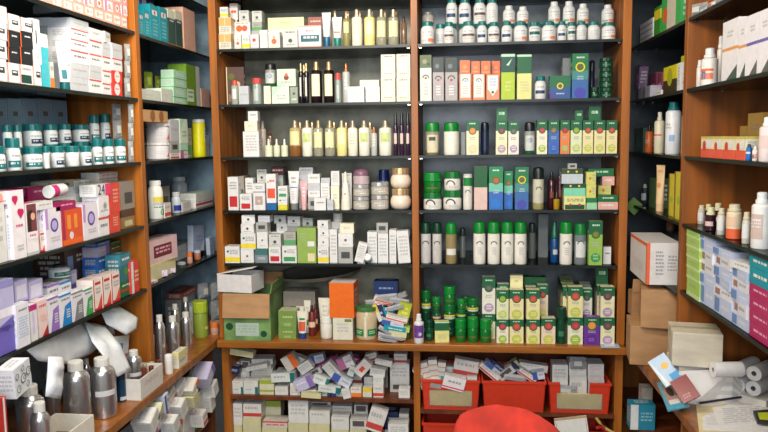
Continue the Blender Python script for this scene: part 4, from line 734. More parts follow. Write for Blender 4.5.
F = BL[2]; c = F.col
c(227, 245, (67, 'picdark', {'d': .02}), sb=.10); c(230.5, 238, (80, 'redcapbot'), sb=.03); c(239, 249, (86, 'lggrey', {'d': .03}), sb=.03)
c(251.5, 261, (78, 'redcapjar'), sb=.04)
c(264, 271, (86, 'crplain', {'d': .06}), (63, 'clrdk', {'x': (264, 275)}), sb=.02)
c(272, 289.5, (86.5, 'mintplain', {'d': .07}), (69, 'mintpic', {'d': .07, 'x': (277, 296)}), sb=.02); c(290.3, 298, (87, 'grygrn', {'d': .06}), sb=.02)
c(298.6, 303.5, (63, 'blkplain'), sb=.03); c(304, 309, (63, 'blkplain'), sb=.03); c(310, 321.5, (61, 'blkcol'), sb=.02); c(323, 334, (61, 'blkcol'), sb=.02)
c(335, 341, (73, 'redcapjar'), sb=.02); c(342, 350, (63, 'gyslim'), sb=.05)
c(347.5, 364.5, (86.5, 'whtxt', {'d': .06}), sb=.01); c(365.5, 380, (86.5, 'whtxt', {'d': .06}), sb=.01); c(360, 379.5, (80, 'crplain', {'d': .05}), sb=.09)
c(381, 395.5, (78, 'crframe', {'d': .06}), (54.5, 'crframe', {'d': .06}), sb=.01); c(396.5, 410.5, (78, 'crframe', {'d': .06}), (54, 'crframe', {'d': .06}), sb=.01)
for a, b in ((300, 308), (313, 320), (326, 333)): c(a, b, (64, 'blkplain'), sb=.12, row='rear')
F = BL[3]; c = F.col
c(243.5, 259.5, (131.5, 'whtxt', {'d': .05}), (121.3, 'crplain', {'d': .045, 'x': (244.5, 257.5)}), (111.2, 'whfair', {'d': .04, 'x': (248, 258)}), sb=.02)
c(259, 266, (121, 'pinkclr'), sb=.13); c(267, 273, (130, 'dimcol'), sb=.14)
for a, b in ((264, 272), (272.8, 279.5), (280.3, 287.6)): c(a, b, (139, 'pumpw'), sb=.03)
for a, b, k in ((288.5, 300.3, 'ambcol'), (301.3, 312, 'whgrcol'), (313, 323, 'lblcol'), (324, 334.8, 'lblcol'), (336, 346.6, 'yecol'), (347.5, 357.3, 'whcol'), (358.2, 369.5, 'whgrcol'), (378.5, 391.6, 'whgrcol')): c(a, b, (120, k), sb=.03)
c(371, 377, (127, 'gyslim'), sb=.04)
for a, b in ((393, 398.2), (399, 404.5), (405.2, 410.4)): c(a, b, (112.5, 'violet'), sb=.03)
for a, b in ((296, 304), (308, 316), (330, 338), (342, 350), (366, 374), (383, 391)): c(a, b, (122, 'lblcol'), sb=.10, row='rear')
F = BL[4]; c = F.col
c(228.5, 239, (177, 'whred', {'d': .08}), sb=.02); c(241, 245, (176, 'gybox', {'d': .1}), sb=.06); c(246, 254, (178, 'whred', {'d': .05}), sb=.07)
c(240, 252, (194, 'whred', {'d': .04}), sb=.01); c(253.5, 265.5, (183.5, 'whpic', {'d': .05}), sb=.02); c(266.8, 276.7, (174, 'ortube', {'d': .05}), sb=.02)
c(257, 267, (183, 'gybox', {'d': .05}), (169.5, 'gydot', {'d': .05}), sb=.10); c(271, 284, (175, 'gysm', {'d': .05}), (167, 'darkred', {'d': .06}), sb=.12)
c(278, 287.5, (198, 'yegrn', {'d': .04}), (186, 'whgrn', {'d': .04}), sb=.02); c(288, 299.3, (172.5, 'wtube'), sb=.03); c(300.2, 307.2, (182.5, 'pktube'), sb=.03)
c(299, 313, (190, 'gysm', {'d': .05}), (181, 'whflat', {'d': .06}), (174, 'lggrey', {'d': .06}), (167.5, 'whflat', {'d': .06}), sb=.10)
c(308, 320, (197.5, 'gysm', {'d': .05}), (190.5, 'whflat', {'d': .05}), (183.5, 'lggrey', {'d': .05}), (174, 'whflat', {'d': .05}), sb=.05)
c(314.2, 326, (198, 'whfair', {'d': .035}), sb=.005); c(321, 330, (183, 'whtxt', {'d': .05}), (178, 'lggrey', {'d': .05}), sb=.06)
c(327, 333.5, (200, 'lggrey', {'d': .03}), sb=.01); c(331, 339.5, (186, 'crplain', {'d': .04}), (171, 'whtxt', {'d': .04}), sb=.06); c(340, 350.4, (172, 'whcone'), sb=.01)
c(342, 352, (188, 'whtxt', {'d': .05}), (173, 'gydot', {'d': .05}), sb=.09)
c(352, 368.6, (197, 'clear_jar'), (184.8, 'clear_jar'), (169, 'plum_jar'), sb=.02)
c(370, 388.4, (195.5, 'clear_jar'), (182.5, 'clear_jar'), sb=.02); c(378, 389, (192, 'gybox', {'d': .06}), (170, 'blue_jar'), sb=.13)
c(389.3, 411-.4, (189, 'gold_jar'), (168.3, 'gold_jar'), sb=.01)
F = BL[5]; c = F.col
c(225, 240, (246.5, 'whyel', {'d': .07}), sb=.01); c(241, 254, (249.5, 'whdot', {'d': .07}), (233.5, 'whyel', {'d': .07, 'x': (241, 256)}), (224, 'whsm', {'d': .06}), (215, 'whsm', {'d': .06, 'rz': 8}), sb=.02)
c(255.2, 268, (248.6, 'tealgy', {'d': .06}), (232, 'whdot', {'d': .06, 'x': (257, 268)}), (222.5, 'gysm', {'d': .06, 'x': (256, 267.5)}), (215.5, 'lggrey', {'d': .06, 'x': (258, 270)}), sb=.02)
c(269, 281, (247, 'whred', {'d': .06}), (234.5, 'gydot', {'d': .06}), sb=.02); c(282.3, 297, (246, 'whgrn', {'d': .06}), (232, 'gygrn2', {'d': .06, 'x': (284, 296)}), sb=.02)
c(270.5, 287, (232, 'whtxt', {'d': .05}), (223.5, 'whsm', {'d': .05, 'x': (276.5, 287.5)}), (215.5, 'gydot', {'d': .05, 'x': (274, 286)}), sb=.10)
c(288, 301, (226, 'gysm', {'d': .05}), (216.5, 'whsm', {'d': .05, 'rz': -8}), sb=.10); c(302.5, 313, (227, 'gysm', {'d': .05}), (218, 'gydot', {'d': .05}), sb=.11)
c(297.6, 316.6, (228, 'biggreen', {'d': .07}), sb=.02)
c(317.8, 329, (247, 'whyel', {'d': .05}), (237.5, 'whdot', {'d': .05}), (229, 'whsm', {'d': .05}), (220.5, 'whsm', {'d': .05, 'rz': -6}), sb=.02)
c(329.8, 337.6, (229.5, 'whtxt', {'d': .05}), sb=.02); c(332, 342, (222, 'whtxt', {'d': .05}), (213.5, 'whcup'), sb=.09)
c(338.3, 353, (247, 'gysm', {'d': .05}), (233.5, 'whdot', {'d': .05}), (223.5, 'crplain', {'d': .05, 'x': (340, 354)}), sb=.02)
c(357, 365, (250, 'whtxt', {'d': .08}), sb=.0); F.loose(361.5, 252, 9, 20, 'whtxt', ry=14, sb=-.012, d=.035)
F.loose(368, 258, 8, 12, 'whroll', sb=.0, rx=70)
c(367.6, 377.4, (232, 'whtxt', {'d': .06}), sb=.03); c(378, 388.4, (233.5, 'whtxt', {'d': .06}), (223, 'gysm', {'d': .06, 'x': (376.5, 388)}), sb=.03)
c(389.3, 396.5, (230, 'whtxt', {'d': .07}), sb=.02); F.loose(403.8, 246.3, 12, 32.5, 'whtxt', ry=-4, sb=.04, d=.05); c(397.5, 410, (231, 'lggrey', {'d': .05}), sb=.10)
# ================================================================ RIGHT BACK BAY
F = BR[1]; c = F.col
fr = [(420, 434.5, 'pillor'), (443.5, 454.3, 'pillbr'), (461.5, 475.5, 'pillbr'), (477, 487.3, 'pillbl'), (488, 500, 'pillbr'), (501.5, 512.5, 'pillbl'), (514, 528, 'pillor'), (529, 540.8, 'pillgn'), (542, 556.8, 'pillor'), (557.6, 567, 'pillbl'), (567.8, 576, 'pillgn'), (576.9, 587.4, 'pillwh'), (588.3, 601, 'pillwh'), (602.5, 617, 'pillor')]
for i, (a, b, k) in enumerate(fr): c(a, b, (20.8+(.8 if i % 3 == 1 else 0), k), sb=.012, row='front')
up = {446: ('pillbl', 3), 458.5: ('pillbl', 3), 473.5: ('pillbr', 1), 486: ('pillwh', 1), 503: ('pillwc', 5), 517: ('pillwc', 6), 548.5: ('pillwc', 1), 563.3: ('pillwc', .5), 577.5: ('pillwc', 3), 602.3: ('pillwc', 4), 421.5: ('pillgc', 11.5)}
xs = [421.5, 434.2, 446, 458.5, 473.5, 486, 503, 517, 533, 548.5, 563.3, 577.5, 590.2, 602.3]
for a in xs:
    if a in up:
        k, y = up[a]; y2 = y if k in ('pillwc', 'pillgc') else -3
        c(a, a+(12.6 if a != 446 else 11.4), (23.5, 'pillwh'), (y2, k), sb=.095, row='rear')
    else: c(a, a+12, (23.5, 'pillwh'), sb=.095, row='rear')
F = BR[2]; c = F.col
c(420, 431.8, (55, 'arch1', {'d': .045})); c(432.8, 444, (57.5, 'arch2', {'d': .045})); c(445.2, 457.6, (57.5, 'arch2', {'d': .045}))
c(459.2, 471.6, (73.6, 'orwh', {'d': .045}), (60.2, 'orsm', {'d': .045, 'x': (459.6, 470)})); c(472.6, 485, (74, 'orwh', {'d': .045}), (61.2, 'orsm', {'d': .04, 'x': (471.2, 480)})); c(486.2, 499.3, (74.4, 'orwh2', {'d': .045}), (61, 'orsm', {'d': .04, 'x': (481, 490.5)}))
c(485.5, 500, (74.4, 'orwh', {'d': .04}), (61, 'orsm', {'d': .04, 'x': (491.4, 500)}), sb=.065)
c(501, 514.8, (54, 'limebox', {'d': .05})); c(516.8, 531.5, (54.5, 'creamgrn', {'d': .05})); c(534.8, 547, (76, 'pillbl'), sb=.02)
c(549.5, 570.5, (75.6, 'blgrnlow', {'d': .05}), sb=.02); c(571.6, 588, (53.5, 'blgrntall', {'d': .05}), sb=.02); c(562, 571, (58, 'gyglass', {'d': .05, }), sb=.13); c(589, 595, (60, 'dkbottle'), sb=.12)
c(591, 599.6, (87, 'gntin'), sb=.03); c(600.4, 614.5, (87.5, 'gntin'), (77.5, 'gntin'), (67.5, 'gntin'), (57.2, 'gntin'), sb=.02)
F = BR[3]; c = F.col
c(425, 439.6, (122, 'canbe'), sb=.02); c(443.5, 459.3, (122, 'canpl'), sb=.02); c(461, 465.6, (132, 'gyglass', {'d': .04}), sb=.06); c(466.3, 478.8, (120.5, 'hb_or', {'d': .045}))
c(480.5, 489.5, (122, 'dkbottle'), sb=.05); c(495.8, 507.2, (120.5, 'hb_pu', {'d': .045})); c(508, 518.8, (121, 'hb_bw', {'d': .045}))
c(496.2, 507, (121.3, 'hb_gn', {'d': .045}), (108, 'smgn', {'d': .04}), sb=.065)
c(524.5, 535.4, (122, 'clrdk'), sb=.02)
for a, b, k in ((536.6, 547.2, 'hb_rd'), (548, 559, 'hb_bl'), (560, 569.6, 'hb_or2'), (570.4, 581.6, 'hb_gn'), (582.4, 593, 'hb_tm'), (593.8, 605, 'hb_tm'), (606, 617, 'hb_tm')): c(a, b, (120.2, k, {'d': .045}))
c(574, 585, (120.5, 'hb_gn', {'d': .045}), (110.5, 'smgn', {'d': .03, 'x': (575, 583)}), sb=.07, row='rear'); c(588.6, 600.6, (120.5, 'hb_tm', {'d': .045}), (106.5, 'smgn', {'d': .04}), sb=.07, row='rear')
F = BR[4]; c = F.col
c(423, 441.5, (192.7, 'gnjarw'), (173, 'gnjar'), sb=.015); c(443, 461.8, (190.6, 'gnjarw'), (172, 'gnjarw', {'x': (443.8, 460.8)}), sb=.015); c(463, 472.6, (174, 'slimgn'), sb=.02)
c(474, 487.3, (166.6, 'pinkgrn', {'d': .05})); c(488.8, 503, (166.6, 'blgrnbr', {'d': .045})); c(503.8, 512.6, (171, 'blgrnbr', {'d': .045}), sb=.05); c(514.8, 528.6, (167, 'blgrntall', {'d': .045}))
c(532.8, 544.6, (167.4, 'ltc'), sb=.02); c(547.5, 556, (172, 'maroon'), sb=.06); c(556.8, 563, (168, 'maroon'), sb=.05); c(553.6, 560, (192, 'goldbot'), sb=.02)
c(563.8, 585.6, (196, 'stkcream', {'d': .05}), (183.8, 'stkmint', {'d': .05}), (169, 'stklav', {'d': .05, 'x': (561.5, 583)}), (163.5, 'gysm', {'d': .03, 'x': (568, 577)}))
c(586.4, 597, (198, 'smmint', {'d': .05}), (185, 'smyel', {'d': .05, 'x': (586, 596)}), (172, 'smyel', {'d': .05, 'x': (586, 596)})); c(597.8, 618, (202, 'smpink', {'d': .05}), (195.2, 'smgn', {'d': .05}))
c(586, 618, (195, 'gyglass', {'d': .05}), (185.5, 'smyel', {'d': .05, 'x': (598, 611)}), (176.5, 'smpink', {'d': .05, 'x': (602, 614.5)}), (168.5, 'smgn', {'d': .05, 'x': (588, 614)}), sb=.075)
F = BR[5]; c = F.col
c(420.5, 431, (222.5, 'candk'), sb=.03); c(432.2, 442, (222.5, 'candk'), sb=.03); c(445.4, 457, (223, 'cantan'), sb=.02)
for a in (473.2, 487.6, 501.4, 514.6): c(a, a+12.6, (222, 'canwh'), sb=.015)
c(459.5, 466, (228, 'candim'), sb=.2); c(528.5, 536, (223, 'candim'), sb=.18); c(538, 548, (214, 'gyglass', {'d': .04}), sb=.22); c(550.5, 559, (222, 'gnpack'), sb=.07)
c(560, 573.2, (222, 'canwh'), sb=.015); c(574.6, 586.8, (223.5, 'cangry'), sb=.015); c(588.2, 602.2, (221.3, 'hb_lm', {'d': .045}), sb=.01); c(603, 611, (247, 'whfair', {'d': .035}), sb=.04)
# ================================================================ LEFT CORNER BAY
F = CL[1]; c = F.col
for a, b, y, k in ((139.5, 144.4, 12, 'tealtall'), (145, 150.5, 10, 'tealtall'), (151.3, 160, 5.5, 'tealtall'), (160.6, 168.4, 8, 'tealtall'), (169.2, 176, 10, 'dkgnwh'), (176.6, 183, 11, 'dkgnwh'), (184.5, 196, 9.5, 'pinkbeige')): c(a, b, (y, k, {'d': .1}), sb=.02)
c(139.5, 147, (14, 'tealtall', {'d': .08}), (-3, 'p_bl', {'d': .08}), sb=.13, row='rear'); c(147.8, 155, (13, 'tealtall', {'d': .08}), (-2, 'p_nv', {'d': .08}), sb=.13, row='rear')
F = CL[2]; c = F.col
c(142, 161, (90, 'whlow', {'d': .07}), sb=.02); c(161.8, 173, (89, 'whlow', {'d': .07}), sb=.02); c(142, 152, (90, 'whlow', {'d': .06}), (72, 'olivepk'), sb=.1, row='rear'); c(153, 162, (90, 'whlow', {'d': .06}), (76, 'olivepk'), sb=.1, row='rear'); c(163, 170, (90, 'whlow', {'d': .06}), (69, 'olivepk'), sb=.1, row='rear')
c(173.8, 186.6, (98, 'mintbox', {'d': .06}), (88, 'mintbox', {'d': .06}), (79.6, 'mintbox', {'d': .06}), (71, 'mintbox', {'d': .06}), sb=.02)
c(187.6, 200.6, (65.5, 'limebig', {'d': .09}), sb=.02); c(201.6, 210, (89, 'pinkbeige', {'d': .05}), sb=.02)
F = CL[3]; c = F.col
c(146, 170, (142.5, 'whtub'), (123, 'whtub'), (110.5, 'tanflat', {'x': (144, 168), 'd': .1}), sb=.01)
c(170.8, 179.6, (153, 'p_wr', {'d': .05}), (141, 'gysm', {'d': .05}), (120, 'lggrey', {'d': .05}), sb=.02); c(180.4, 188.2, (151, 'p_pk', {'d': .05}), (143, 'mintbox', {'d': .05}), (119, 'mintplain', {'d': .05}), sb=.02)
c(189, 192.6, (128, 'gygrn2', {'d': .05}), sb=.06); c(193, 206.4, (119, 'yelbot'), sb=.015); c(206.6, 209.6, (135, 'lggrey', {'d': .04}), sb=.03)
F = CL[4]; c = F.col
c(149, 164, (180.6, 'whbotye'), sb=.01); c(165, 171.4, (203, 'p_wr', {'d': .04}), sb=.01); c(171.8, 181.6, (192, 'blwhbot'), sb=.03); c(182.4, 191, (201, 'p_wl', {'d': .05}), sb=.03)
c(172, 188, (176.6, 'trbot'), sb=.14); c(196, 213, (206, 'whlow', {'d': .08}), (198.5, 'rdstripe', {'d': .08}), (191.8, 'whlow', {'d': .08}), sb=.03); c(162, 170.5, (186, 'gybox', {'d': .06}), sb=.12)
F = CL[5]; c = F.col
c(150.5, 176, (262, 'p_cr', {'d': .09}), (238, 'pinkfrm', {'d': .09, 'rz': -4}), sb=.02); c(152, 160, (245, 'gybox', {'d': .06}), (234, 'p_mag', {'d': .06}), sb=.14)
c(177, 186, (262, 'trbot'), sb=.04); c(187, 193, (252, 'orjar'), sb=.02); c(194, 201, (250, 'coppjar'), sb=.02); c(178, 196, (243, 'lggrey', {'d': .07}), sb=.12)
F.loose(196, 238, 30, 26, 'bluewh', ry=5, sb=.09, d=.03); F.loose(210, 247, 11, 20, 'bluewh', ry=-4, sb=.03, d=.02)
c(151, 158, (281, 'p_pk', {'d': .05}), sb=.0); c(159, 167, (270, 'lavpk'), sb=.005); c(168, 175, (268, 'lavpk'), sb=.005)
# ================================================================ LEFT WALL BAY
F = LW[1]; c = F.col
for i, (a, b) in enumerate(((52, 62.5), (63, 73), (73.6, 84), (84.6, 94), (94.6, 104), (104.6, 113), (113.6, 121), (121.6, 127.6))):
    y = -1+.27*(a-20)
    c(a, b, (y-11, 'pinkg', {'d': .06}), (y-21, ('pinktop', 'pinkw')[i % 2], {'d': .06}), (y-32, ('pinkg', 'pinktop')[i % 2], {'d': .06}), sb=.012)
F = LW[2]; c = F.col
c(-14, 7.6, (58, 'whorbk', {'d': .1}), (39, 'whorbk', {'d': .1}), (21, 'whorbk', {'d': .1}), (4.5, 'p_wl', {'d': .1}), sb=.015)
c(8.2, 20, (63, 'whorbk', {'d': .09}), (48, 'bkteal', {'d': .09}), (31, 'bkteal', {'d': .09}), (14.5, 'whorbk', {'d': .09}), sb=.015)
c(20.6, 33.4, (65, 'whgrnp', {'d': .08}), (48, 'bkteal', {'d': .08}), (32, 'bkteal', {'d': .08}), (18.5, 'whorbk', {'d': .08}), sb=.015)
c(34, 42, (64, 'whorbk', {'d': .06}), (19, 'whtall', {'d': .06}), sb=.015); c(42.6, 50.4, (34, 'tealslim', {'d': .06}), sb=.02); c(51, 55, (62, 'p_wo', {'d': .05}), sb=.03)
c(55.8, 70.4, (44, 'tealtube'), sb=.01); c(51, 70, (60, 'lggrey', {'d': .05}), (42, 'gyred', {'d': .05}), (28, 'gyred', {'d': .05}), (19, 'lggrey', {'d': .06}), sb=.085, row='rear')
c(71, 89, (78, 'lggrey', {'d': .08}), (64, 'lggrey', {'d': .08}), (50.5, 'whredln', {'d': .08}), (40, 'whredln', {'d': .08}), (29.6, 'whredln', {'d': .08}), (20, 'lggrey', {'d': .08}), sb=.012)
c(89.8, 102, (79, 'whredln', {'d': .07}), (66, 'lggrey', {'d': .07}), (54, 'whredln', {'d': .07}), (40, 'whredln', {'d': .07}), (29, 'whtilt', {'d': .07}), sb=.012)
c(102.8, 111.6, (83, 'whredln', {'d': .06}), (70, 'whredln', {'d': .06}), (56, 'whredln', {'d': .06}), (43, 'lggrey', {'d': .06}), (32, 'whtilt', {'d': .06, 'rz': 10}), sb=.014)
c(112.4, 122.6, (83, 'redoval', {'d': .05}), (71, 'redoval', {'d': .05}), (58, 'whredln', {'d': .05}), (44, 'lggrey', {'d': .05}), sb=.01)
c(123.2, 130, (78, 'clrpack'), (61, 'clrpack'), (44, 'clrpack'), sb=.01)
F = LW[3]; c = F.col
for i, (a, b, y) in enumerate(((-14, 5.6, 146), (7, 21, 138), (23.5, 42.6, 147), (43.2, 50, 146), (50.6, 64.6, 146), (65.2, 79.4, 146), (80, 92, 146), (92.8, 103, 139), (103.6, 114.4, 139), (115, 126.4, 139))):
    c(a, b, (y, ('jarT', 'jarT', 'jarT', 'jarW', 'jarN', 'jarW', 'jarN', 'jarT', 'jarT', 'jarT')[i]), sb=.01, row='front')
for i, (a, b, y) in enumerate(((3.5, 13, 125), (14.2, 22.4, 125), (24, 42, 124), (44.5, 58, 124), (59, 71.4, 124), (72.6, 89.4, 124.5), (90, 100, 115), (100.6, 111, 114))):
    c(a, b, (149-.1*a if i < 6 else 143, 'jarW'), (y, ('jarW', 'jarW', 'jarN', 'jarN', 'jarN', 'jarN', 'jarT', 'jarN')[i]), sb=.105, row='rear')
c(127, 133.4, (141, 'clrpack'), (123, 'clrpack'), (104, 'clrpack'), sb=.01); c(116, 126, (139, 'clrpack'), (120, 'clrpack'), (104, 'clrpack'), sb=.07)
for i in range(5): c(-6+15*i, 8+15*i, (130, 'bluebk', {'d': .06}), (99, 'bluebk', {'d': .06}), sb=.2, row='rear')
F = LW[4]; c = F.col
c(-12, 8, (206, 'p_wl', {'d': .08}), (192, 'pinkw', {'d': .08}), sb=.02); c(8.6, 13.8, (209, 'whgrid', {'d': .06}), (190, 'pinkdark', {'d': .06}), sb=.02); c(14.4, 27.4, (190, 'heartbox', {'d': .07}), sb=.01)
c(28, 39.4, (203, 'ladybox', {'d': .06}), sb=.012); c(39.8, 46.6, (231, 'rdwh', {'d': .05}), (208.5, 'circlebox', {'d': .05}), sb=.02)
c(47.2, 62.6, (208, 'circlebox', {'d': .06}), (201.5, 'whflat', {'d': .05, 'x': (36.5, 53)}), sb=.012)
c(63.2, 83.6, (209, 'orangemag', {'d': .06}), (201.5, 'pinkdark', {'d': .06, 'x': (56, 76)}), sb=.012); c(84.4, 98.6, (203.5, 'circlebox', {'d': .07}), sb=.01)
c(99.2, 109.6, (216, 'whredln', {'d': .06}), (196, 'whlast', {'d': .06}), (184, 'fourbox', {'d': .06, 'x': (96, 111)}), sb=.01)
c(110.4, 120.6, (213, 'redor', {'d': .06}), (183, 'redor', {'d': .06}), sb=.012); c(122.4, 135.2, (209, 'tanlow', {'d': .06}), (181, 'gybox', {'d': .05}), sb=.03)
c(28, 50, (206, 'p_mag', {'d': .06}), (198, 'pinkdark', {'d': .07}), (187, 'pinkdark', {'d': .07}), sb=.085, row='rear'); c(51, 74, (206, 'p_wl', {'d': .05}), (198, 'p_wl', {'d': .07}), (188, 'lggrey', {'d': .07}), (180.5, 'gybox', {'d': .07}), sb=.09, row='rear')
c(75, 98, (200, 'p_wl', {'d': .05}), (192, 'whflat', {'d': .07}), (186, 'lggrey', {'d': .07}), (179.5, 'whflat', {'d': .07}), sb=.09, row='rear'); c(99, 118, (184, 'p_wl', {'d': .05}), (178, 'whredln', {'d': .07}), (172, 'whredln', {'d': .07}), sb=.09, row='rear')
F.loose(56, 190.5, 13, 28, 'whpinktube', ry=88, sb=.03)
F = LW[5]; c = F.col
c(-4, 17.6, (281, 'lavbox', {'d': .1}), sb=.012); c(18.2, 31, (303.5, 'whgrid', {'d': .025}), sb=.004); c(18.2, 31, (280, 'lavbox2', {'d': .07}), sb=.034); c(31.6, 38.6, (304.5, 'magslim', {'d': .03}), sb=.008); c(31.8, 45.6, (280, 'lavbox2', {'d': .06}), sb=.042)
for a, b, y, k in ((39.4, 49, 300, 'peach'), (49.6, 60, 297, 'wd_pu'), (60.6, 72.4, 294, 'wd_bl'), (73, 84, 291.5, 'wd_gy'), (84.6, 93.6, 288.5, 'wd_gn')): c(a, b, (y, k, {'d': .045}), sb=.01)
c(49.6, 61, (284, 'wd_pu', {'d': .04}), sb=.062); c(61.4, 73, (281, 'wd_bl', {'d': .04}), sb=.062)
c(94.4, 102.6, (279, 'rdwh', {'d': .06}), sb=.01); c(103.4, 111.6, (275.5, 'rdwh', {'d': .06}), sb=.01); c(112.2, 120.6, (272.5, 'rdwh', {'d': .05}), sb=.01)
c(121.4, 131.4, (281, 'gnflat', {'d': .06}), (253.5, 'gnblbox', {'d': .06}), sb=.02); c(132.2, 139.8, (261, 'rdend', {'d': .05}), sb=.01)
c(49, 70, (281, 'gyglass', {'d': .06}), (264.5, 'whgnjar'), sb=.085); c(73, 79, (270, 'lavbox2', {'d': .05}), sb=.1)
c(66, 92, (281, 'p_gd', {'d': .09}), (245, 'brownbox', {'d': .12}), sb=.155)
c(97.8, 110, (277, 'p_wh', {'d': .06}), (266, 'blflat', {'d': .06}), (256, 'blflat', {'d': .06}), (246, 'p_lv', {'d': .06}), (241.5, 'blflat', {'d': .06}), sb=.09)
c(110.6, 122, (254, 'p_bl', {'d': .06}), (245.5, 'gnflat', {'d': .07}), (241, 'gnflat', {'d': .07}), sb=.1)
# ================================================================ RIGHT CORNER BAY
F = RC[1]; c = F.col
c(640, 652.8, (37.6, 'whstk', {'d': .08}), (32.2, 'whstk', {'d': .08}), (26.8, 'whstk', {'d': .08}), (21.4, 'whstk', {'d': .08}), sb=.03)
c(653.6, 659.6, (7, 'gnyel', {'d': .06}), sb=.03); c(661, 680.6, (-6, 'gnbig', {'d': .05}), sb=.02)
F = RC[2]; c = F.col
F.loose(642, 77, 12, 22, 'purfr', ry=12, sb=.03, d=.04); c(638, 650, (87, 'lilacwh', {'d': .05}), sb=.02)
c(650, 656, (73, 'pkmar', {'d': .05}), sb=.08); c(657, 661.6, (73, 'pkmar', {'d': .05}), sb=.08); c(655, 661, (90.5, 'whflat', {'d': .04}), sb=.02); c(663, 676, (66, 'yelbk', {'d': .06}), sb=.02); c(676.8, 679.6, (63, 'whtxt', {'d': .06}), sb=.02); c(680, 682.4, (56, 'limetube', {'d': .06}), sb=.04)
F = RC[3]; c = F.col
c(635, 642.6, (128, 'darkgn', {'d': .06}), sb=.02); c(644.6, 653, (124, 'orbot'), sb=.03); c(653.8, 664.2, (112, 'clrbot'), sb=.025); c(664.8, 680.2, (101.5, 'shampoo'), sb=.015); c(680.6, 683, (116, 'pinkbeige', {'d': .03}), sb=.02)
F = RC[4]; c = F.col
c(641, 648, (184, 'dkwhbot'), sb=.05); c(648.6, 655, (178, 'olv', {'d': .06}), sb=.05); c(655.8, 667, (166.5, 'tantube'), sb=.02); c(667.8, 673, (174, 'yelcart', {'d': .05}), sb=.03); c(673.4, 680.6, (172, 'yelcart', {'d': .06}), sb=.02)
F.loose(634, 206, 13, 13, 'lmdiam', ry=42, sb=.0, d=.006, rz=70)
F = RC[5]; c = F.col
c(666, 674, (233, 'gyglass', {'d': .05}), (222, 'orjar'), sb=.18, row='rear')
# ================================================================ RIGHT WALL BAY
F = RW[1]; c = F.col
c(693, 712, (3, 'clrpack', {'d': .03}), sb=.012); c(712.6, 724, (0, 'clrpack', {'d': .03}), sb=.012); c(697, 706, (4, 'pinkw', {'d': .04}), sb=.06); c(707, 722, (0, 'pinkg', {'d': .06}), sb=.06); c(725, 745, (-8, 'clrpack', {'d': .03}), sb=.012)
F = RW[2]; c = F.col
c(696, 702.4, (60, 'whback'), sb=.03); c(701, 717, (48, 'whcapbot'), sb=.012); c(716, 723, (36, 'whback'), sb=.09)
for a, b, y, k in ((721, 736.6, 20, 'whtall'), (737.2, 744.8, 18, 'orband'), (745.4, 756.6, 14, 'puband'), (757.2, 769, 9, 'puband'), (769.6, 782, 5, 'gnband')): c(a, b, (y, k if k != 'whtall' else 'orband', {'d': .05}), sb=.015)
F = RW[3]; c = F.col
for a, b in ((700.6, 712), (712.6, 722), (722.6, 734), (734.6, 745)): c(a, b, (136.5, 'fruit', {'d': .04}), sb=.01)
c(745.6, 751.6, (144, 'bluebot'), sb=.01); c(752, 758, (146, 'whcapbot'), sb=.012); c(758.6, 774, (117, 'bigwh'), sb=.01); c(739, 746, (150, 'goldbk', {'d': .05}), (126, 'goldbk', {'d': .05}), sb=.09); c(747, 762, (140, 'goldbk', {'d': .05}), (113, 'goldbk', {'d': .06}), sb=.09)
F = RW[4]; c = F.col
c(697.6, 704.6, (205, 'crwhbot'), sb=.05); c(705, 715.4, (207, 'dkcream'), sb=.012); c(716.6, 725, (208, 'crwhbot'), sb=.015); c(726, 741, (204, 'crorbot'), sb=.012); c(741.6, 750, (212, 'crwhbot'), sb=.02); c(750.8, 769.6, (192, 'bigwh2'), sb=.01); c(704, 712, (204, 'dkcream'), sb=.075, row='rear'); c(713, 722, (203, 'dkcream'), sb=.085, row='rear')
F = RW[5]; c = F.col
c(686.4, 699, *[(291-10.6*i, 'limestk', {'d': .08}) for i in range(1, 7)], sb=.005)
c(700, 713.4, *[(297-11.4*i, ('whbrstk', 'bluestk', 'bluestk', 'whbrstk')[i % 4], {'d': .08, 'rz': (-3, 2, 4, 0)[i % 4]}) for i in range(1, 7)], sb=.012)
c(714.2, 731, *[(y, k, {'d': .09, 'rz': r}) for y, k, r in ((299, 'bluestk', 0), (288, 'whbrstk', 3), (279, 'bluestk', -3), (268, 'bluestk', 2), (257, 'whbrstk', -2), (249, 'bluestk', 4))], sb=.014)
c(731.8, 748, *[(y, k, {'d': .09, 'rz': r}) for y, k, r in ((316, 'bluestk', 0), (303, 'whbrstk', -4), (291, 'bluestk', 3), (280, 'whbrstk', 0), (270, 'bluestk', -3), (262, 'whtilt', 8))], sb=.014)
c(749, 770, (327, 'magstk', {'d': .09}), (314, 'magstk', {'d': .09}), (300, 'magstk', {'d': .09}), (287, 'magstk', {'d': .09}), (270, 'tealstk', {'d': .09}), (256, 'tealstk', {'d': .09}), sb=.012)
# ================================================================ BACK WORKTOP, LEFT
F = CB; c = F.col
c(278.5, 296.4, (328, 'gncube', {'d': .08}), (311, 'gncube', {'d': .08}), sb=.03)
c(296.6, 307.4, (313, 'ortube2'), sb=.03); c(304, 311, (302, 'crtube'), sb=.14); c(296, 304, (308, 'crtube'), sb=.13, row='rear'); c(308, 315.4, (306, 'rdbott'), sb=.08); c(313, 318, (304, 'rdbott'), sb=.15)
c(319.4, 331.6, (317, 'whcup'), sb=.04); c(318, 331, (300, 'crtube'), sb=.12)
c(333, 353, (318, 'whsq', {'d': .09}), (283, 'orangebox', {'d': .11, 'x': (330, 355), 'rz': -3}), sb=.03)
c(354.6, 376.6, (308.5, 'canister'), sb=.03)
c(374, 398, (297, 'gyglass', {'d': .06}), (281, 'blbox', {'d': .06}), sb=.22)
F.loose(404, 313, 12, 22, 'limetube', ry=14, sb=.10, d=.03); c(398, 409, (322, 'p_gn', {'d': .06}), sb=.08)
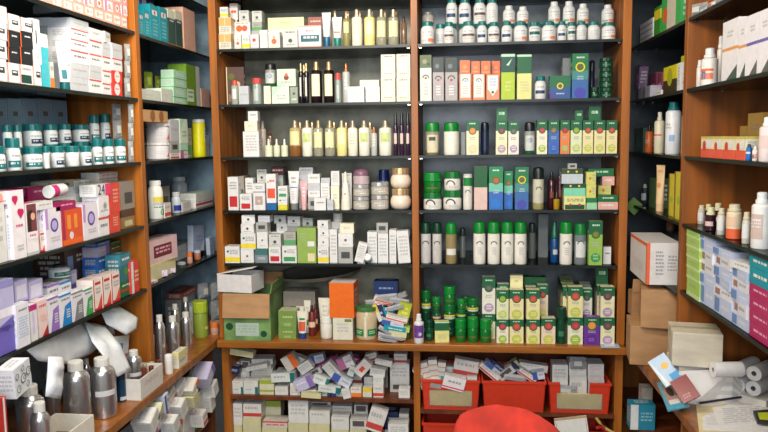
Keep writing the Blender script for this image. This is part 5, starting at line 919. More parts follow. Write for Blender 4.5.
piles_c = [(386, 297, 22, 6, 'strip', -6, .16), (399, 301, 20, 6, 'strip', 10, .14), (384, 303, 18, 5, 'p_rd', 12, .12), (396, 307, 22, 5, 'strip', -14, .10), (382, 315, 6, 22, 'p_nv', -14, .10), (378, 312, 4, 18, 'p_yl', -22, .09), (389, 309, 12, 12, 'tealstk', 8, .12), (397, 318, 22, 5, 'p_wr', 14, .06), (393, 323, 22, 5, 'p_bl', 12, .045), (395, 328, 22, 5, 'tealstk', 10, .035), (398, 333, 18, 5, 'p_cr', 8, .03), (386, 330, 16, 4, 'strip', 26, .03), (392, 336, 28, 4, 'strip', 10, .02), (404, 328, 12, 5, 'limestk', 10, .05), (388, 339, 20, 4, 'strip', 6, .015), (372, 302, 14, 5, 'strip', -4, .15), (379, 299, 10, 6, 'p_or', 20, .17), (402, 295, 10, 6, 'strip', -20, .19)]
for x, y, w_, h_, k, ry, sb in piles_c: F.loose(x, y, w_, h_, k, ry=ry, sb=sb, d=.045)
# ================================================================ BACK WORKTOP, RIGHT
F = CR_; c = F.col
c(413.6, 423.8, (315, 'purplelbl'), sb=-.02)
c(425, 433.4, (321, 'gntin'), sb=.03); F.col(434.4, 449, (322, 'creamgrn', {'d': .04, 'rz': 6}), sb=.012)
for a, b, y in ((455, 466.4, 320), (467.2, 478.8, 318.5), (479.8, 491.6, 320.5)): c(a, b, (y, 'gnjar'), sb=.02, row='front')
for a, b, ys in ((421, 431, (312, 291)), (432, 441, (322, 308, 298)), (443.5, 455.6, (322, 305, 287.5)), (457, 466, (318, 310, 300)), (467, 479, (314, 299))): c(a, b, *[(y, (('gntin', 'gnjary', 'gnjar') if int(a) % 2 else ('gntin', 'gnjarr', 'gnjar'))[i]) for i, y in enumerate(ys)], sb=.10, row='middle')
for a, b, ys in ((450, 460, (318, 306)), (461, 471, (312, 297)), (472, 480, (316, 306))): c(a, b, *[(y, 'gnjary' if i else 'gnjar') for i, y in enumerate(ys)], sb=.19, row='rear')
low = [(496.5, 508.6, 'hb_rd'), (509.4, 523.6, 'hb_tm'), (526.2, 539.8, 'hb_tm'), (541, 555.4, 'hb_pk')]; PK_ROW = 'front'
for a, b, k in low[:3]: c(a, b, (319.5, k, {'d': .05}), (290, 'hb_gn' if a < 500 else 'hb_tm', {'d': .05}), sb=.02, row='front')
c(*low[3][:2], (318.5, low[3][2], {'d': .05}), sb=.02, row='front')
c(482, 495.4, (314, 'hb_gn', {'d': .05}), (277, 'hb_bw', {'d': .05}), sb=.09, row='rear')
c(497, 509, (318, 'hb_gn', {'d': .05}), (284, 'hb_bw', {'d': .05}), sb=.09, row='rear'); c(510, 523, (318, 'hb_tm', {'d': .05}), (288, 'hb_tm', {'d': .05}), (275.5, 'crlong', {'d': .05}), sb=.09, row='rear')
c(525, 536, (318, 'hb_gn', {'d': .05}), (287, 'hb_pk', {'d': .05}), sb=.09, row='rear'); c(537, 548, (318, 'hb_gn', {'d': .05}), (285, 'hb_pk', {'d': .05}), sb=.09, row='rear')
c(524, 546, (305, 'gyglass', {'d': .05}), (277, 'smgn', {'d': .05}), sb=.16)
c(556.6, 566.8, (308, 'gntin', ), sb=.02)
for a, b, k in ((567.6, 582.8, 'hb_rd'), (583.6, 599.4, 'hb_vi'), (600.2, 614.4, 'hb_pu')):
    c(a, b, (317.5, k, {'d': .05}), *(((287, 'hb_tm' if a < 570 else 'hb_pu', {'d': .05}),) if k != 'hb_vi' else ()), sb=.02, row='front')
for j, sb in enumerate((.08, .14, .20, .26)):
    c(562.5-j*1.2, 575-j*1.2, (318, 'hb_gn', {'d': .05}), (287-j*3.2, 'hb_tm', {'d': .05}), sb=sb, row='rear')
for j, sb in enumerate((.08, .14, .20)):
    c(581-j, 592-j, (318, 'hb_gn', {'d': .05}), (289-j*3, 'hb_bw', {'d': .05}), sb=sb, row='rear')
    c(597-j, 609-j, (318, 'hb_gn', {'d': .05}), (286-j*3, 'hb_pk', {'d': .05}), *(((266, 'smgn', {'d': .05}),) if j == 1 else ()), sb=sb, row='rear')
# ================================================================ SHELVES UNDER LEFT BACK WORKTOP
F = U1; c = F.col
for x, k in ((228.6, 'p_wt'), (243.5, 'p_wt'), (259.5, 'p_lm')):
    c(x, x+14.6, *[(y, k if i < 2 else 'p_wh', {'d': .07}) for i, y in enumerate((393.5, 387, 381) if k == 'p_wt' else (390, 380))], sb=.02)
c(230, 240, (375, 'gybox', {'d': .05}), (362, 'p_wl', {'d': .06}), sb=.10); c(241, 250, (372, 'p_wl', {'d': .06}), (361, 'p_gd', {'d': .05}), sb=.09)
c(251, 272, (380, 'p_mag', {'d': .06}), (374, 'p_wh', {'d': .08}), (369, 'p_wh', {'d': .08, 'rz': 4}), (364, 'p_wh', {'d': .08, 'rz': -5}), (359, 'p_wl', {'d': .08, 'rz': 5}), sb=.10)
c(275, 288, (387, 'p_wl', {'d': .07}), sb=.02); c(276, 297, (383, 'p_mag', {'d': .06}), (371, 'p_wt', {'d': .06}), sb=.10)
c(290, 300.5, (391, 'p_wh', {'d': .07}), (383, 'p_or', {'d': .07}), sb=.02); c(301.5, 316, (390, 'p_wl', {'d': .07}), sb=.02); c(317, 330, (392, 'p_wt', {'d': .07}), sb=.02); c(331, 344, (392, 'p_bl', {'d': .07}), sb=.02)
c(350.5, 361.6, (387, 'p_wo', {'d': .06}), sb=.02); c(362.6, 372, (388, 'p_yl', {'d': .06}), sb=.02); c(373, 383.6, (385, 'p_wr', {'d': .06}), (376, 'p_wl', {'d': .06}), sb=.02)
c(364, 373, (388, 'p_gd', {'d': .06}), (377, 'p_wl', {'d': .06}), sb=.09); c(390, 409.5, (384, 'p_gd', {'d': .07}), (363.5, 'p_wl', {'d': .07}), (354, 'p_wr', {'d': .06, 'x': (394, 407)}), sb=.10); c(398.5, 410, (389, 'p_wl', {'d': .05}), sb=.02)
c(300, 330, (384, 'gybox', {'d': .06}), (374, 'p_wl', {'d': .06}), sb=.14); c(331, 362, (384, 'gybox', {'d': .06}), (372, 'p_wr', {'d': .06}), sb=.14); c(376, 388, (370, 'gybox', {'d': .05}), (358, 'p_wh', {'d': .06}), sb=.16)
for x, y, w_, h_, k, ry, sb in ((291, 361, 14, 15, 'p_or', -30, .07), (284, 376, 24, 9, 'p_wt', -4, .04), (306, 366, 14, 10, 'p_wl', -34, .06), (305, 382, 19, 12, 'p_lv', -24, .03), (314, 372, 18, 6, 'p_gd', -28, .07), (322, 379, 16, 9, 'p_wt', 20, .04), (328, 362, 22, 7, 'p_mag', -30, .10), (335, 372, 26, 10, 'p_wh', 48, .05),
    (346, 361, 16, 12, 'p_pk', -24, .08), (342, 379, 20, 8, 'p_bl', 30, .03), (353, 370, 8, 10, 'p_wt', 20, .06), (363, 367, 18, 11, 'p_os', -48, .04), (384, 361, 17, 6, 'p_wh', 12, .07), (378, 371, 15, 8, 'p_wl', 8, .05), (300, 359, 14, 7, 'p_wl', 20, .12), (317, 358, 16, 8, 'p_bl', -14, .12), (355, 358, 10, 6, 'p_mag', 14, .12), (372, 356, 12, 8, 'p_wr', -18, .12), (243, 352, 24, 6, 'p_cr', 9, .03), (236, 369, 10, 7, 'p_nv', 10, .05), (258, 366, 22, 4, 'p_wl', -12, .05), (330, 388, 22, 6, 'p_wt', 6, .015), (312, 394, 20, 5, 'p_cr', 3, .01), (347, 392, 8, 10, 'p_wl', -14, .02)):
    F.loose(x, y, w_, h_, k, ry=ry, sb=sb, d=.05)
F = U2; c = F.col
for a, b, ys, k in ((227.6, 242.6, (425, 403.5), 'p_wl'), (243.4, 261.6, (418, 404), 'p_wr'), (262.4, 287.6, (428, 421.5), 'p_rd'), (288.6, 308.6, (423, 400), 'p_wl'), (309.4, 330, (424, 411), 'p_wh'), (331.4, 349, (430, 417), 'p_wh'), (350, 367, (430, 420), 'p_gd'), (388, 408.6, (438, 424), 'p_wl')):
    c(a, b, *[(y, (k if i else 'p_cr'), {'d': .08}) for i, y in enumerate(ys)], sb=.02)
c(262, 281, (415, 'p_cr', {'d': .08}), (401, 'p_lm', {'d': .08}), sb=.11); c(309, 331, (410, 'gybox', {'d': .08}), (402, 'p_gd', {'d': .08}), sb=.11); c(332, 352, (416, 'p_wh', {'d': .08}), (406, 'p_wh', {'d': .08}), sb=.11); c(354, 368, (415, 'p_cr', {'d': .08}), (405, 'p_gd', {'d': .08}), sb=.11)
c(385, 398, (430, 'p_wl', {'d': .08}), (412, 'p_nv', {'d': .08}), sb=.11); c(399, 409, (430, 'p_wl', {'d': .08}), (414, 'p_wh', {'d': .08}), sb=.11); F.loose(377, 418, 17, 24, 'p_wr', ry=18, sb=.03, d=.06); c(231, 243, (412, 'gybox', {'d': .05}), (404, 'p_wh', {'d': .05}), sb=.12); c(370, 384, (434, 'p_wl', {'d': .06}), sb=.12)
# ================================================================ CABINET UNDER LEFT WORKTOP
F = UL; c = F.col
def pl(a, b, sb, *its): F.col(a, b, *[(y, k, {'d': .09, 'rz': r}) for y, k, r in its], sb=sb)
pl(196, 207, .01, (417, 'p_gn', 0), (404, 'p_wl', 0), (390, 'p_wh', 3), (380, 'p_bl', 0)); pl(184, 195, .01, (425, 'p_wl', 0), (409, 'p_wl', 0), (395, 'p_cr', -4), (385, 'p_wl', 0)); pl(171, 183, .01, (430, 'p_wr', 0), (414, 'p_or', 0), (400, 'p_wl', 0), (388, 'p_wh', 4)); pl(157, 170, .01, (440, 'p_wr', 0), (421, 'p_bl', 0), (397, 'p_pkl', 0)); pl(140, 156, .01, (450, 'p_wl', 0), (428, 'p_pkl', 0)); pl(196, 208, .11, (405, 'p_wl', 0), (379, 'p_wh', 0), (372, 'p_lv', 0)); pl(183, 195, .11, (400, 'p_wl', 0), (381, 'p_wh', 0)); pl(160, 182, .11, (410, 'p_wl', 0), (386, 'p_cr', 0))
for x, y, w_, h_, k, ry in ((203, 374, 22, 12, 'p_lv', -34), (187, 386, 18, 6, 'p_or', -30), (208, 388, 12, 14, 'p_wl', -16), (151, 411, 18, 4, 'p_lm', -42), (146, 420, 20, 16, 'p_wl', -30)):
    F.loose(x, y, w_, h_, k, ry=ry, sb=-.01, d=.08)
# ================================================================ LEFT WORKTOP
F = CLW; c = F.col
c(127.5, 143, (350, 'alul'), sb=.05); c(92, 117, (357.5, 'alul'), sb=.03); c(66, 92, (361, 'alu'), sb=.06); c(20, 47, (385, 'alu'), sb=.09); c(34, 53, (402, 'alu'), sb=.012)
c(46, 62, (372, 'alu'), sb=.17); c(117.6, 126.6, (370, 'navybot'), sb=.06); c(165, 173.4, (354, 'whround'), sb=.01); c(179, 187.6, (350, 'dotbox', {'d': .03}), sb=.01)
c(156, 166.6, (315, 'alu'), sb=.08); c(168, 180.4, (316, 'alu'), sb=.055); c(181.4, 192.6, (312, 'alu'), sb=.05); c(183, 190.5, (297, 'alu'), sb=.16, row='rear'); c(172, 181, (304, 'alu'), sb=.13, row='rear'); c(193.6, 208.6, (301, 'limecan'), sb=.06); c(146, 156, (330, 'alu'), sb=.17, row='rear')
c(84, 93, (358, 'alu'), sb=.17, row='rear')

F = UL; c = F.col
for x, y, w_, h_, k, ry, sb in ((176, 388, 20, 10, 'p_wl', -26, .02), (166, 396, 16, 16, 'p_wr', -22, .03), (196, 378, 18, 9, 'p_wh', -28, .03), (207, 402, 12, 16, 'p_wl', -14, .0), (190, 398, 14, 12, 'p_cr', -20, -.02), (178, 408, 14, 16, 'p_wl', -24, -.02), (160, 402, 10, 18, 'p_bl', -10, -.01), (150, 425, 18, 14, 'p_pk', -22, -.01), (170, 424, 14, 14, 'p_wl', -20, -.03), (199, 418, 12, 14, 'p_wr', -12, -.02)): F.loose(x, y, w_, h_, k, ry=ry, sb=sb, d=.06)
# ================================================================ special things
def gp(px, py, z=None, y=None, x=None):
    d = _F*FPX+_R*(px-384)-_U*(py-216)
    t = (z-CZ)/d.z if z is not None else y/d.y if y is not None else x/d.x
    return Vector((d.x*t, d.y*t, CZ+d.z*t))
CBM = mat((186, 142, 98), .75, 0, 'card'); CBD = mat((168, 124, 82), .8, 0, 'card'); WHM = mat((228, 224, 216), .6); RED = mat((216, 58, 30), .4); REDC = mat((214, 58, 42), .9, 0, 'fabric')
def open_carton(name, label, cat, loc, w, d, h, m_out, m_in, rz=0, flaps=(), extra=None, th=.004):
    """open topped carton; flaps: (side, length, angle from vertical, material)"""
    r = tag(empty(name, loc, math.radians(rz)), label, cat)
    mb = MB(); mb.box(-w/2, w/2, -d/2, d/2, 0, th, m_out)
    mb.box(-w/2, w/2, -d/2, -d/2+th, th, h, m_out); mb.box(-w/2, w/2, d/2-th, d/2, th, h, m_out)
    mb.box(-w/2, -w/2+th, -d/2+th, d/2-th, th, h, m_out); mb.box(w/2-th, w/2, -d/2+th, d/2-th, th, h, m_out)
    mb.box(-w/2+th, w/2-th, -d/2+th, d/2-th, th, h*.25, m_in)
    if extra: prints(mb, extra, type('F', (), {'__call__': lambda s, u, v, o: ((u-.5)*w, -d/2-o, v*h), 'asp': w/h})(), 3)
    link('box_body', mb.mesh('box_body'), r)
    for side, L_, ang, m_ in flaps:
        fb = MB(); ww = (w if side in 'fb' else d)
        fb.box(-ww/2, ww/2, -th/2, th/2, 0, L_, m_)
        o = link('flap', fb.mesh('flap'), r); a = math.radians(ang)
        o.location = {'f': (0, -d/2-th*.6, h), 'b': (0, d/2+th*.6, h), 'l': (-w/2-th*.6, 0, h), 'r': (w/2+th*.6, 0, h)}[side]
        o.rotation_euler = {'f': (a, 0, 0), 'b': (a, 0, PI), 'l': (a, 0, -PI/2), 'r': (a, 0, PI/2)}[side]
    return r
def closed_box(name, label, cat, loc, w, d, h, m_, tape, rz=0, flap=None, pr=()):
    r = tag(empty(name, loc, math.radians(rz)), label, cat)
    mb = MB(); mb.box(-w/2, w/2, -d/2, d/2, 0, h, m_)
    if pr: prints(mb, pr, type('F', (), {'__call__': lambda s, u, v, o: ((u-.5)*w, -d/2-o, v*h), 'asp': w/h})(), 3)
    link('box_body', mb.mesh('box_body', .002), r)
    tb = MB(); t_ = mat(tape, .4); tb.box(-w*.5-.0006, w*.5+.0006, -d*.09, d*.09, h+.0001, h+.0009, t_); tb.box(-w/2-.0012, -w/2-.0003, -d*.09, d*.09, h*.7, h, t_); tb.box(w/2+.0003, w/2+.0012, -d*.09, d*.09, h*.7, h, t_)
    link('tape', tb.mesh('tape'), r)
    if flap:
        fb = MB(); fb.box(-w*.5, w*.5, -.002, .002, 0, flap[0], m_); o = link('flap', fb.mesh('flap'), r); o.location = (0, -d/2-.002, h); o.rotation_euler = (math.radians(flap[1]), 0, 0)
    return r
# big green carton with brown front flap, white carton resting in it
a, b = gp(224.5, 340, y=YF-.045), gp(271, 340, y=YF-.045); gw = b.x-a.x
open_carton('produce_carton', 'large green carton with brown front flap folded down on back worktop', 'box', ((a.x+b.x)/2, YF+.075, ZCO+.001), gw, .24, .228,
    mat((128, 166, 96), .6, 0, 'mottle'), CBD, flaps=(('f', .115, 172, CBM), ('b', .06, 20, CBD), ('r', .05, 12, mat((120, 150, 80), .6))), extra=[('r', .25, .1, .75, .38, (176, 196, 180)), TX(.3, .15, .7, .33, 3, (120, 150, 130)), ('c', .12, .3, .08, 'dgn'), ('c', .85, .15, .07, 'dgn')])
P0 = gp(243.5, 299, y=YF+.09)
bx = open_carton('lidded_carton', 'white carton with half open lid resting on the green carton', 'box', (P0.x+.004, YF+.045, ZCO+.2300), .178, .14, .085, mat((226, 222, 222), .6), mat((150, 146, 150), .7), rz=-9,
    flaps=(('l', .192, -79, mat((232, 230, 226), .6)),))
mb = MB(); mb.box(-.05, .05, -.04, .04, 0, .215, mat((206, 90, 60), .6)); o = link('medicine_carton', mb.mesh('stick')); o.location = (P0.x-.02, YF+.165, ZCO+.06); o.scale = (.4, .3, .8); tag(o, 'red carton standing inside the large green carton', 'carton')
# curved grey tray leaning behind
mb = MB(); TM = mat((120, 116, 108), .35, .4); mb.lathe([(.30, .0, TM), (.32, .012, TM), (.335, .03, TM), (.345, .032, TM), (.345, .028, TM), (.33, .008, None)], 48, top=False)
tr = tag(link('round_tray', mb.mesh('round_tray')), 'big round grey tray propped behind green carton', 'tray'); tr.location = (-.715, 3.575, ZCO+.262); tr.rotation_euler = (math.radians(6), math.radians(-5), 0); tr.scale = (.64, .44, .8)
CB.col(284, 316, (291.5, 'gybox', {'d': .10}), sb=.22)
# red crates
ZCR = ZU[0]-.036
mb = MB()
def crate(px0, px1, label, z, d=.30, h=.148, window=True, notch=False, yf=YF+.002):
    a, b = gp(px0, 395, y=yf).x, gp(px1, 395, y=yf).x; w = b-a-.004; th = .004
    r = tag(empty('storage_crate', ((a+b)/2, yf+d/2, z+.0008)), label, 'crate', 'red storage bins under the back worktop')
    mb = MB(); t = .008                      # taper at the bottom
    for x0, x1 in ((-w/2+t, w/2-t),): mb.box(x0, x1, -d/2+t, d/2-t, 0, th, RED)
    def wall(p0, p1, q0, q1, n):              # bottom pair, top pair, inward normal
        n = Vector(n)*th; P_ = [Vector(p) for p in (p0, p1, q1, q0)]; Q = [p+n for p in P_]
        for f in ((P_[0], P_[1], P_[2], P_[3]), (Q[1], Q[0], Q[3], Q[2]), (P_[3], P_[2], Q[2], Q[3]), (P_[0], Q[0], Q[1], P_[1]), (P_[0], P_[3], Q[3], Q[0]), (P_[1], Q[1], Q[2], P_[2])): mb.face(f, RED)
    W, D_ = w/2, d/2; hz = h-.012
    def fx(u, v): k = t*(1-v); return (-W+k+(2*W-2*k)*u, -D_+k, th+(hz-th)*v)
    def front(u0, v0, u1, v1): wall(fx(u0, v0), fx(u1, v0), fx(u0, v1), fx(u1, v1), (0, 1, 0))
    if window:
        front(0, 0, .12, 1); front(.88, 0, 1, 1); front(.12, 0, .88, .12); 
        if notch: front(.12, .7, .18, 1); front(.66, .7, .88, 1)
        else: front(.12, .7, .88, 1)
    else: front(0, 0, 1, 1)
    wall((-W+t, D_-t, th), (W-t, D_-t, th), (-W, D_, hz), (W, D_, hz), (0, -1, 0))
    wall((-W+t, -D_+t, th), (-W+t, D_-t, th), (-W, -D_, hz), (-W, D_, hz), (1, 0, 0)); wall((W-t, -D_+t, th), (W-t, D_-t, th), (W, -D_, hz), (W, D_, hz), (-1, 0, 0))
    link('tub', mb.mesh('tub'), r)
    rm = MB(); e = .004
    if notch:
        rm.box(-W-e, -W+2*W*.18, -D_-e, -D_+.004, hz, h, RED); rm.box(-W+2*W*.66, W+e, -D_-e, -D_+.004, hz, h, RED)
    else: rm.box(-W-e, W+e, -D_-e, -D_+.004, hz, h, RED)
    rm.box(-W-e, W+e, D_-.004, D_+e, hz, h, RED); rm.box(-W-e, -W+.004, -D_+.004, D_-.004, hz, h, RED); rm.box(W-.004, W+e, -D_+.004, D_-.004, hz, h, RED)
    link('rim', rm.mesh('rim'), r)
    if window:
        lm = MB(); lm.box(-W+2*W*.13, -W+2*W*.87, -D_+.009, -D_+.0095, hz*.13, hz*.7, mat((246, 220, 168), .6)); lm.box(-W+2*W*.12, -W+2*W*.88, -D_+.0035, -D_+.0045, hz*.12, hz*.7, mat((246, 246, 240), .15, 0, 'film'))
        link('clear_window', lm.mesh('window'), r)
    return r
crate(421.5, 480, 'red storage bin with clear window beside the middle upright', ZCR, window=True)
crate(482, 546, 'plain red storage bin in the middle of three', ZCR, window=False)
crate(548.5, 611, 'red storage bin with notched rim, rightmost of three', ZCR, notch=True)
ZC2 = ZCR-.215
crate(422, 478, 'red storage bin on the lowest shelf', ZC2, window=False, h=.15)
mb = MB(); mb.box(XM1+.001, XR0-.001, YF+.0, YB-.002, ZCR-.018, ZCR, WDK); struct_s = link('lower_shelf', mb.mesh('lower_shelf')); struct_s.parent = [o for o in C.objects if o.name == 'shelf_cabinet'][0]
for o in [o for o in C.objects if o.name.startswith('lower_shelf') and o.parent]:
    pass
mb = MB(); mb.box(XM1+.001, XR0-.001, YF+.0, YB-.002, ZC2-.018, ZC2, WDK); s2 = link('lower_shelf', mb.mesh('lower_shelf')); s2.parent = struct_s.parent
# things heaped in the crates
for x, y, w_, h_, k, ry, sb in ((421, 377, 8, 22, 'p_str', -26, .04), (427, 374, 8, 26, 'p_str', -16, .045), (434, 372, 9, 28, 'p_str', -6, .05), (441, 373, 8, 24, 'p_str', 6, .055), (466, 367, 25, 17, 'p_wr', 10, .07), (452, 372, 12, 14, 'p_wl', 2, .12), (447, 378, 12, 5, 'tealstk', -6, .03), (454, 382, 22, 13, 'p_pkl', 14, -.008), (436, 384, 14, 8, 'strip', 10, .0), (472, 379, 10, 7, 'p_wl', 0, .03),
    (489, 371, 24, 6, 'p_wr', 40, .03), (494, 369, 24, 6, 'p_bl', 42, .045), (500, 367, 22, 5, 'p_nv', 38, .06), (506, 372, 18, 8, 'p_gd', -40, .04), (511, 365, 16, 6, 'p_cr', -34, .09), (520, 371, 22, 6, 'p_nv', 36, .05), (527, 374, 20, 6, 'p_wr', 34, .03), (533, 366, 28, 7, 'p_wh', 8, .08), (538, 374, 12, 8, 'p_bl', -10, .03), (515, 377, 24, 6, 'strip', 6, .02)):
    UR.loose(x, y, w_, h_, k, ry=ry, sb=sb, d=.05)
UR.zb = ZCR+.006
for a, b, ys, sb in ((552, 568, (385, 365), .03), (569, 586.5, (376, 362), .03), (587.5, 604, (380, 374, 364), .05)):
    UR.col(a, b, *[(y, 'p_wl' if i else 'p_wh', {'d': .09}) for i, y in enumerate(ys)], sb=sb)
UR.loose(566, 390, 22, 10, 'clrpack', sb=-.012, d=.014, ry=4); UR.loose(578, 363, 16, 12, 'clrpack', sb=.02, d=.02)
# notepad and cable on the lowest shelf
UN = FR('B', YF, ZC2+.0006, 'lowest shelf, right back bay', 'lowest shelf of the right back bay')
crate(549, 610, 'red bin on the lowest shelf holding the notepad', ZC2, window=False, h=.13)
UN.loose(572, 431, 32, 28, 'notepad', ry=-8, sb=-.022, d=.010, rx=-6)
mb = MB()
def tube(mb, pts, r, m_, n=8):
    ids = []
    for i, p in enumerate(pts):
        p = Vector(p); t = (Vector(pts[min(i+1, len(pts)-1)])-Vector(pts[max(i-1, 0)])).normalized(); u = t.orthogonal().normalized(); v = t.cross(u); ids.append(len(mb.v))
        for k in range(n): a = 2*PI*k/n; mb.v.append(tuple(p+u*r*math.cos(a)+v*r*math.sin(a)))
    for i in range(len(pts)-1):
        for k in range(n): mb.f.append((ids[i]+k, ids[i]+(k+1) % n, ids[i+1]+(k+1) % n, ids[i+1]+k)); mb.m.append(mb.mi(m_)); mb.sm.append(True)
    return mb
cp = [gp(x, y, y=YF-.02-.004*i) for i, (x, y) in enumerate(((596, 418), (600, 423), (605, 428), (610, 431), (616, 434)))]
o = link('cable', tube(MB(), cp, .007, mat((196, 176, 90), .4)).mesh('cable')); tag(o, 'pale yellow cable hanging beside the right red bins', 'cable')
cp = [gp(x, y, y=YF-.03+.002*i) for i, (x, y) in enumerate(((596, 428), (601, 427), (606, 431), (612, 434), (618, 440)))]
o = link('cable', tube(MB(), cp, .009, mat((170, 20, 30), .4)).mesh('cable')); tag(o, 'thick red cable at the bottom behind yellow cable', 'cable')
# red chair
ch = tag(empty('chair', (0, 0, 0)), 'red cloth covered chair in front of the red bins', 'chair')
mb = MB(); c0 = gp(505, 418, y=2.28); s_ = 2.32/FPX
ol = [(-62, -66), (-57, -40), (-54, -22), (-49, -4), (-45, 3), (-38, 7), (-24, 11.5), (-8, 14), (0, 12.5), (9, 12), (22, 9.5), (36, 3), (48, -5), (58, -15), (66, -30), (70, -66)]
n = len(ol); th = .05
Rm = Matrix.Translation(c0) @ Matrix.Rotation(math.radians(-24), 4, 'X')
rings = []
for sc_, off in ((.93, -th*.5), (.985, -th*.36), (1, 0), (.985, th*.36), (.93, th*.5)):
    rings.append(len(mb.v))
    for x, z in ol: mb.v.append(tuple(Rm @ Vector((x*s_*sc_, off, (z-12)*s_*sc_+.035))))
for j in range(4):
    for i in range(n): mb.f.append((rings[j]+i, rings[j]+(i+1) % n, rings[j+1]+(i+1) % n, rings[j+1]+i)); mb.m.append(mb.mi(REDC)); mb.sm.append(True)
mb.f.append(tuple(rings[0]+i for i in range(n))); mb.m.append(0); mb.sm.append(True); mb.f.append(tuple(rings[4]+i for i in reversed(range(n)))); mb.m.append(0); mb.sm.append(True)
link('backrest', mb.mesh('backrest'), ch)
bc = Rm @ Vector((0, 0, -.22)); DKM = mat((60, 56, 56), .4, .6)
part(ch, 'seat', lambda mb: mb.box(bc.x-.21, bc.x+.21, bc.y-.42, bc.y+.0, .42, .475, REDC), .015)
for sx in (-1, 1):
    part(ch, 'back_post', lambda mb: tube(mb, [(bc.x+sx*.17, bc.y+.03, .44), (bc.x+sx*.17, bc.y+.035, .55), tuple(Rm @ Vector((sx*.16, .03, -.06)))], .011, DKM))
    for sy in (-.38, -.02): part(ch, 'leg', lambda mb: tube(mb, [(bc.x+sx*.18, bc.y+sy, .42), (bc.x+sx*.195, bc.y+sy*1.05, 0.001)], .012, DKM))
# cardboard boxes on the right
p = gp(646, 366, z=ZCO)
closed_box('cardboard_box', 'brown cardboard box at worktop end, lower of the two', 'box', (.80, 3.10, ZCO+.001), .17, .20, .165, CBM, (176, 136, 88), rz=-8)
closed_box('cardboard_box', 'brown cardboard box stacked under the white and orange box', 'box', (.835, 3.06, ZCO+.1675), .165, .19, .158, CBM, (150, 112, 74), rz=-12)
open_carton('cardboard_box', 'narrow brown box with open flap behind the stacked boxes', 'box', (.80, 3.22, ZCO+.1675), .11, .07, .105, CBD, CBD, flaps=(('f', .06, 12, CBM),))
pw = gp(697, 367, y=2.58)
mb = MB(); mb.box(-.075, .075, -.05, .07, 0, pw.z-ZCO-.0016, mat((206, 200, 190), .8)); [mb.box(-.0752, .0752, -.0603, .0603, .006*q, .006*q+.0012, mat((170, 164, 156), .8)) for q in range(1, 11)]; o = link('paper_stack', mb.mesh('paper_stack', .003)); o.location = (pw.x+.015, 2.655, ZCO+.0146); o.rotation_euler.z = .1; tag(o, 'thick pad of papers carrying the white taped carton', 'paper')
closed_box('carton_box', 'white taped carton on papers on right worktop', 'box', (pw.x+.012, 2.655, pw.z+.0002), .165, .16, .122, mat((212, 202, 182), .6, 0, 'card'), (186, 170, 136), rz=-10)
# papers
def slab(name, label, cat, px, z, th, m_, pr=None, bend=0, group=None):
    pts = [gp(x, y, z=z) for x, y in px]; c_ = sum(pts, Vector())/len(pts); mb = MB(); N = 6
    A, B, C_, D_ = [p-c_ for p in pts]
    def S(u, v): q = A.lerp(B, u).lerp(D_.lerp(C_, u), v); return q+Vector((0, 0, bend*(4*(u-.5)**2)*(.5+.5*v)))
    for i in range(N):
        for j in range(N):
            q = [S(i/N, j/N), S((i+1)/N, j/N), S((i+1)/N, (j+1)/N), S(i/N, (j+1)/N)]
            mb.face([x+Vector((0, 0, th)) for x in q], m_, True); mb.face([x for x in reversed(q)], m_)
    for k in range(N):
        for (u0, v0, u1, v1) in ((k/N, 0, (k+1)/N, 0), (1, k/N, 1, (k+1)/N), ((k+1)/N, 1, k/N, 1), (0, (k+1)/N, 0, k/N)):
            a_, b_ = S(u0, v0), S(u1, v1); mb.face([a_, b_, b_+Vector((0, 0, th)), a_+Vector((0, 0, th))], m_)
    if pr: 
        f = type('F', (), {'__call__': lambda s, u, v, o: S(u, v)+Vector((0, 0, th+o)), 'asp': 1})(); prints(mb, pr, f, 5, seg=6)
    o = link(name, mb.mesh(name)); o.location = c_; tag(o, label, cat, group); return o
Z_ = ZCO+.0006; PAP = mat((232, 228, 224), .8)
slab('paper_sheet', 'large white paper covering the right worktop front', 'paper', [(699, 432), (768, 436), (775, 398), (696, 406)], Z_, .004, mat((226, 208, 160), .8), pr=[('r', .06, .03, 1, .97, (234, 230, 228)), ('t', .1, .2, .9, .8, (206, 204, 206), 9), ('g', ((.06, .5), (.4, .9), (.06, .9)), (226, 206, 160))])
slab('paper_sheet', 'white printed sheet lying over the large paper', 'paper', [(720, 428), (768, 424), (772, 404), (712, 408)], Z_+.0052, .003, PAP, pr=[('t', .1, .1, .9, .9, (200, 200, 206), 8)])
slab('photo_packet', 'light blue picture packet at edge of right worktop', 'packet', [(668, 412), (690, 407), (670, 381), (657, 384)], Z_+.018, .005, mat((80, 176, 206), .35), pr=[('r', .15, .15, .8, .85, (190, 150, 136)), ('c', .5, .6, .2, (96, 66, 60)), ('r', .2, .15, .7, .3, 'wh')])
D_('stripepk', 'carton', 'photo_packet', 'packet', 'pale blue striped packet at white carton foot', (176, 200, 224), [('r', .5, .0, 1, .3, (60, 150, 206)), ('c', .62, .62, .2, (236, 180, 90)), ('g', ((.1, 0), (.3, 0), (.05, 1)), 'wh')])
D_('sheetw', 'carton', 'paper_sheet', 'paper', 'white paper sheet leaning below white carton', (232, 228, 224), [('t', .1, .6, .9, .9, (226, 224, 222), 3)])
NP = FR('B', 2.50, ZCO, 'right worktop', 'right worktop papers')
NP.loose(685, 389, 18, 27, 'bookm', ry=-30, sb=.0, d=.006, rx=-52); NP.loose(665, 370, 19, 32, 'stripepk', ry=-34, sb=.12, d=.006, rx=-48)

